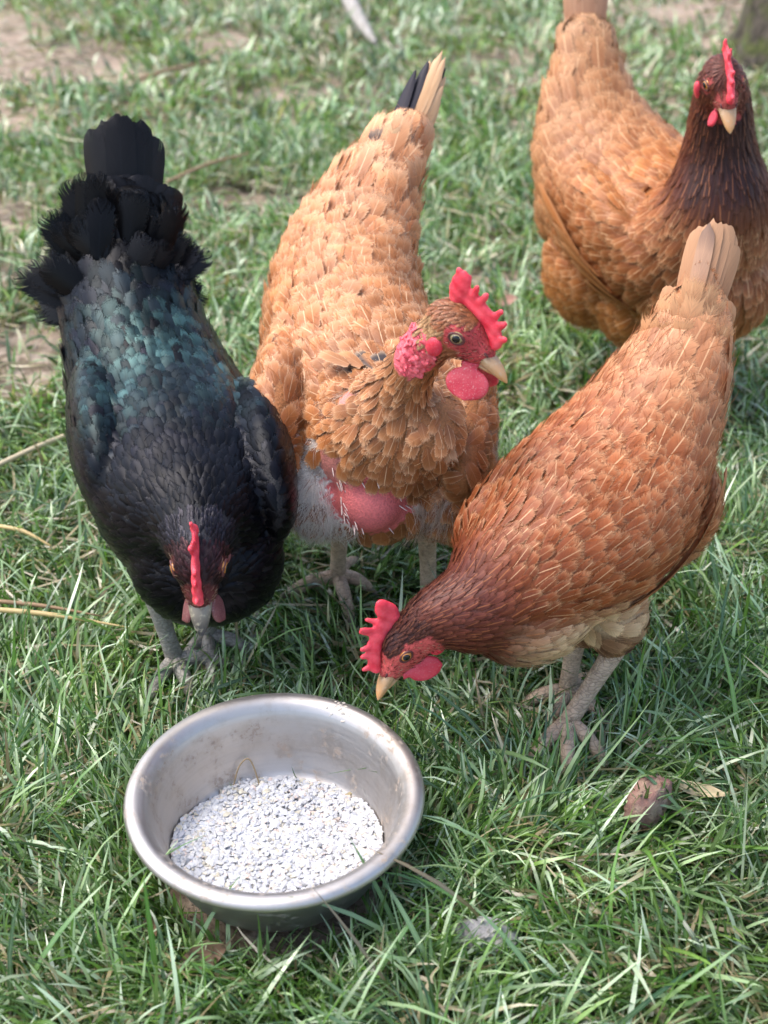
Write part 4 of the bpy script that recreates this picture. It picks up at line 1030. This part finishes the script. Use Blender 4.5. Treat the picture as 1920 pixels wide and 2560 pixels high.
SP['back'] = dict(base=(.33, 1.60, 0), mats=['russet', 'mahogany'], region=region_back, n=30000, under=.75, head_f=(.10, -.84, -.53), head_u=(0, -.5, .86), head_s=1.12, face=(.34, .06, .05), feathered_face=True,
  beak_mat='beak', iris='iris_orange', comb_h=.62, comb_pts=6, leg_mat='leg', wattle=(.0065, .0085), lobe=(.0060, .0040, .0120), lobe_y=.0195, lobe_x=-.001,
  spine=[(.352, 1.470, .432, .024, .025, .023), (.360, 1.492, .402, .031, .031, .030), (.366, 1.500, .345, .042, .040, .042), (.370, 1.500, .285, .070, .062, .064), (.356, 1.530, .230, .096, .080, .088),
         (.325, 1.585, .222, .102, .082, .090), (.292, 1.640, .245, .098, .072, .083), (.262, 1.700, .290, .079, .050, .063), (.252, 1.745, .345, .048, .03, .038), (.250, 1.785, .400, .028, .016, .018)],
  blobs=[((.375, 1.505, .185), (.3, -1, -.3), (.066, .084, .070)), ((.240, 1.590, .230), (.4, -1, -.05), (.110, .030, .062)), ((.425, 1.600, .225), (.4, -1, -.05), (.106, .030, .060)),
         ((.248, 1.600, .160), (.2, -.4, -1), (.068, .046, .062)), ((.300, 1.560, .145), (.1, -.2, -1), (.062, .046, .054)), ((.395, 1.570, .140), (.1, -.2, -1), (.062, .044, .052)), ((.272, 1.690, .200), (.3, -1, 0), (.075, .078, .063))],
  flight=[dict(a=(.322, 1.515, .185), b=(.235, 1.560, .228), to=(.19, 1.66, .28), n=8, L=.085, W=.0095, col=(.38, .135, .038), mat='russet_tail', roll=-.2)],
  down=[((.225, 1.585, .15), .065, (.50, .23, .065), .016, .20)],
  legs=[dict(top=(.300, 1.575, .10), ankle=(.300, 1.600, .018), toes=[(.300, 1.545, .008), (.262, 1.570, .010), (.340, 1.565, .008)], back=(.305, 1.64, .012)),
        dict(top=(.395, 1.585, .10), ankle=(.395, 1.610, .018), toes=[(.40, 1.555, .008), (.362, 1.575, .008), (.435, 1.578, .008)], back=(.395, 1.645, .012))],
  tail=tail_fan((.250, 1.770, .375), (.0, .40, .92), (-.1, -.92, .40), 12, 5, .100, .011, 'russet_tail', lambda f: np.array((.36, .185, .10)) * rng.uniform(.85, 1.1), .016, -.02, .7, .0, .12)
     + tail_fan((.250, 1.752, .350), (.0, .38, .92), (-.1, -.92, .40), 9, 10, .075, .013, 'russet_tail', lambda f: np.array((.44, .24, .125)) * rng.uniform(.85, 1.1), .024, -.02, .7, .0, .12)
     + tail_fan((.250, 1.735, .345), (.0, .42, .90), (-.1, -.92, .40), 16, 10, .060, .0125, 'russet', lambda f: np.array((.43, .205, .085)) * rng.uniform(.8, 1.15), .034, .05, .7, .1, .12, jit=.045)
     + tail_fan((.250, 1.755, .375), (.0, .42, .90), (-.1, -.92, .40), 10, 8, .056, .0125, 'russet', lambda f: np.array((.42, .21, .095)) * rng.uniform(.8, 1.15), .022, .04, .7, .1, .12, jit=.022))

HEN_LABELS = dict(black='glossy black hen with teal sheen and red comb lowering its head to the bowl', naked='moulting buff hen with bare pink crop and red neck looking right',
                  red='russet brown hen stooping left with red comb over the bowl', back='chestnut hen with dark mahogany neck standing upright behind the others')
ROOTS = {k: build_hen('hen', HEN_LABELS[k], SP[k]) for k in ('black', 'naked', 'red', 'back')}

# pin quills round the bare crop
def pin_quills():
    r, bvh = ROOTS['naked']; base = np.array(SP['naked']['base'], float)
    for i in range(30):
        an = rng.normal(math.pi, .75) if i < 24 else rng.random() * 6.28; rq = rng.normal(.031, .006)
        p = Vector((-.012 + rq * math.cos(an), 1.030, .200 + rq * math.sin(an))); loc, no, _, _ = bvh.find_nearest(p)
        loc = np.array(loc); no = np.array(no); d = nrm(no * .6 + np.array((.6, -.2, -.5)) + rng.normal(0, .2, 3))
        v, qd, tr = rtube([loc, loc + d * .004, loc + d * rng.uniform(.006, .010)], [.0005, .0006, .0003], 6, 3)
        mk('pin_feather', v - base, [qd, tr], M['quill'], r)
pin_quills()

# ------------------------------------------------------------------ small things on the lawn
def stone(name, label, c, r, mat, seed, f=(1, .3, .2)):
    v, qd, tr = ellipsoid((0, 0, 0), f, r, nu=28, nv=18)
    g = np.random.default_rng(seed)
    for _ in range(9):                                          # knock flat facets off
        d = nrm(g.normal(size=3)); h = .72 * np.abs(v @ d).max(); s = v @ d; v = v - np.outer(np.maximum(s - h, 0) * .85, d)
    v += .06 * r[2] * g.normal(size=(len(v), 1)) * nrm(v)
    o = mk(name, v, [qd, tr], mat); o.location = c
    tag(o, label, 'stone'); return o
def rock_mat(name, a, b, cdark):
    k = NT(name); tc = k.n('ShaderNodeTexCoord'); o = tc.outputs['Object']
    n1 = k.noise(60, 5, o); n2 = k.noise(340, 4, o)
    c = k.mix(k.ramp(n1, .38, .62), a, b); c = k.mix(k.ramp(n2, .55, .7), c, cdark)
    k.l(c, k.b.inputs['Base Color']); k.set(Roughness=.85); k.bump(n2, .7, .003); return k.m
stone('stone', 'reddish brown pebble lying in the grass right of the bowl', (.214, .824, .034), (.029, .016, .018), rock_mat('red_rock', (.27, .14, .11), (.36, .25, .18), (.10, .06, .045)), 4, (.5, .35, .75))
stone('stone', 'grey stone half sunk in the grass in front of the bowl', (.076, .708, .014), (.025, .015, .013), rock_mat('grey_rock', (.30, .28, .28), (.38, .36, .35), (.16, .14, .13)), 9, (1, -.3, .1))

straw_m = plain('dry_straw', (.50, .36, .15), .5)
straw_p = plain('bleached_straw', (.46, .38, .24), .6)
straw_b = plain('brown_straw', (.26, .16, .08), .6)
def stalk(label, pts, r, mat):
    v, qd, tr = rtube(pts, r, 8, 6)
    o = mk('straw', v - np.array(pts[0]), [qd, tr], mat); o.location = pts[0]
    return tag(o, label, 'straw', 'dry stalks on the lawn')
stalk('yellow straw stalk, the front one of the pair left of the black hen', [(-.420, 1.086, .036), (-.33, 1.078, .034), (-.245, 1.064, .028)], [.0026, .0026, .0006], straw_m)
stalk('brown straw stalk lying just behind the yellow one at the left edge', [(-.420, 1.100, .036), (-.34, 1.092, .034), (-.275, 1.082, .028)], [.0022, .0022, .0007], straw_b)
stalk('pale dry stalk slanting behind the black hen at the left edge', [(-.46, 1.335, .028), (-.40, 1.395, .032), (-.33, 1.462, .03)], [.003, .003, .0025], straw_p)
stalk('short yellow stalk in the grass left of the black hen', [(-.41, 1.235, .03), (-.38, 1.225, .03), (-.35, 1.212, .02)], [.0022, .0022, .001], straw_m)
stalk('pale stalk on the bare patch between black and buff hens', [(-.36, 2.26, .03), (-.30, 2.33, .035), (-.235, 2.40, .03)], [.003, .003, .002], straw_b)
stalk('pale stalk on the grass far behind the black hen', [(-.50, 2.83, .03), (-.44, 2.88, .035), (-.36, 2.97, .03)], [.004, .004, .002], straw_b)
# fallen grey branch far behind
v, qd, tr = rtube([(-.125, 3.95, .05), (-.105, 3.70, .03), (-.075, 3.45, .022), (-.045, 3.27, .02), (-.02, 3.18, .01)], [.026, .022, .019, .014, .006], 10, 6)
o = mk('branch', v, [qd, tr], rock_mat('bleached_wood', (.30, .27, .23), (.38, .35, .31), (.20, .17, .14))); tag(o, 'bleached grey branch lying on the far grass at the top', 'branch')

def leaf(label, c, f, u, L, W, colr, cat='leaf'):
    B = basis(f, u); nx, ny = 9, 5
    V = []
    for i in range(nx):
        s = i / (nx - 1); w = W * math.sin(math.pi * (.06 + .9 * s)) ** .8
        for j in range(ny):
            y = (j / (ny - 1) * 2 - 1); V.append((L * (s - .5), w * y, .25 * W * y * y + .12 * L * (s - .5) ** 2 * 4 + .0015 * math.sin(7 * s + 3 * y)))
    V = np.array(V); n = len(V); V = np.concatenate([V, V - (0, 0, .0006)]) @ B.T
    Q = [[i * ny + j, (i + 1) * ny + j, (i + 1) * ny + j + 1, i * ny + j + 1] for i in range(nx - 1) for j in range(ny - 1)]
    Q = np.array(Q); Q = np.concatenate([Q, Q[:, ::-1] + n])
    o = mk('dead_leaf', V, Q, plain('dead_leaf', colr, .7)); o.location = c
    return tag(o, label, cat, 'dead leaves on the lawn')
leaf('brown dead leaf in the shadow under the bowl front', (-.134, .690, .012), (1, .3, .3), (.1, -.6, .8), .036, .010, (.17, .10, .06))
leaf('small brown leaf in the shade left under the bowl', (-.176, .712, .016), (.3, .3, 1), (-.4, -.8, .3), .026, .007, (.20, .12, .07))
leaf('reddish dead leaf behind the comb of the buff hen', (.172, 1.82, .016), (1, .4, .1), (0, -.3, .95), .034, .010, (.34, .18, .13))
leaf('pale dry leaf right of the reddish pebble', (.262, .846, .028), (.7, -.4, .1), (0, -.5, .9), .045, .006, (.52, .42, .26))

# mossy tree trunk at the far right edge
def trunk():
    root = empty('tree', (.865, 3.08, 0))
    tag(root, 'mossy dark tree trunk at the far right edge', 'tree')
    st = []
    for z, r in ((-.05, .16), (.03, .115), (.12, .092), (.4, .08), (1.0, .074), (1.8, .070), (5.4, .05)):
        st.append((.012 * math.sin(z * 2), .01 * math.cos(z * 1.5), z, r, r, r))
    v, qd, tr = tube(st, 40, 8, first_l=(1, 0, 0), cap=.2)
    a = np.arctan2(v[:, 1], v[:, 0]); rr = np.hypot(v[:, 0], v[:, 1])
    k_ = 1 + .07 * np.sin(9 * a + 3 * np.sin(v[:, 2] * 6)) + .05 * np.sin(17 * a + v[:, 2] * 9) + .16 * np.cos(5 * a) * np.exp(-np.maximum(v[:, 2], 0) * 16)
    v[:, 0] *= k_; v[:, 1] *= k_
    k = NT('mossy_bark'); tc = k.n('ShaderNodeTexCoord'); o = tc.outputs['Object']
    mp = k.n('ShaderNodeMapping'); mp.inputs['Scale'].default_value = (1, 1, .25); k.l(o, mp.inputs[0])
    n1 = k.noise(60, 5, mp.outputs[0]); n2 = k.noise(16, 5, o)
    c = k.mix(k.ramp(n1, .35, .65), (.045, .035, .025), (.12, .095, .07)); c = k.mix(k.ramp(n2, .42, .6), c, (.075, .085, .022))
    k.l(c, k.b.inputs['Base Color']); k.set(Roughness=.95); k.bump(n1, 1.0, .02)
    mk('trunk', v, [qd, tr], k.m, root)
    # crown well above the frame
    n = 5000
    d = nrm(rng.normal(size=(n, 3))); P = d * (rng.random((n, 1)) ** .4) * np.array((1.1, 1.1, .8)) + np.array((0, 0, 6.2))
    P *= 1 + .12 * np.sin(P[:, :1] * 7) * np.cos(P[:, 1:2] * 6)
    az = rng.random(n) * 6.28
    V, F, C, U = blades(P, np.full(n, .09), np.full(n, .045), az, rng.uniform(.6, 2.2, n), rng.normal(.3, .3, n), np.zeros(n), np.array((.06, .10, .025)) * rng.uniform(.6, 1.3, (n, 1)), 3)
    tag(mk('crown', V, F, bpy.data.materials['grass_blade'], root, col=C, uv=U), kind='stuff')
    for a in range(5):
        e = np.array((math.cos(a * 1.26) * .7, math.sin(a * 1.26) * .7, 6.2 + .2 * (a % 2)))
        v, qd, tr = rtube([(0, 0, 5.2), e * .5 + np.array((0, 0, 2.75)), e], [.045, .03, .008], 8, 5)
        mk('limb', v, [qd, tr], k.m, root)
trunk()
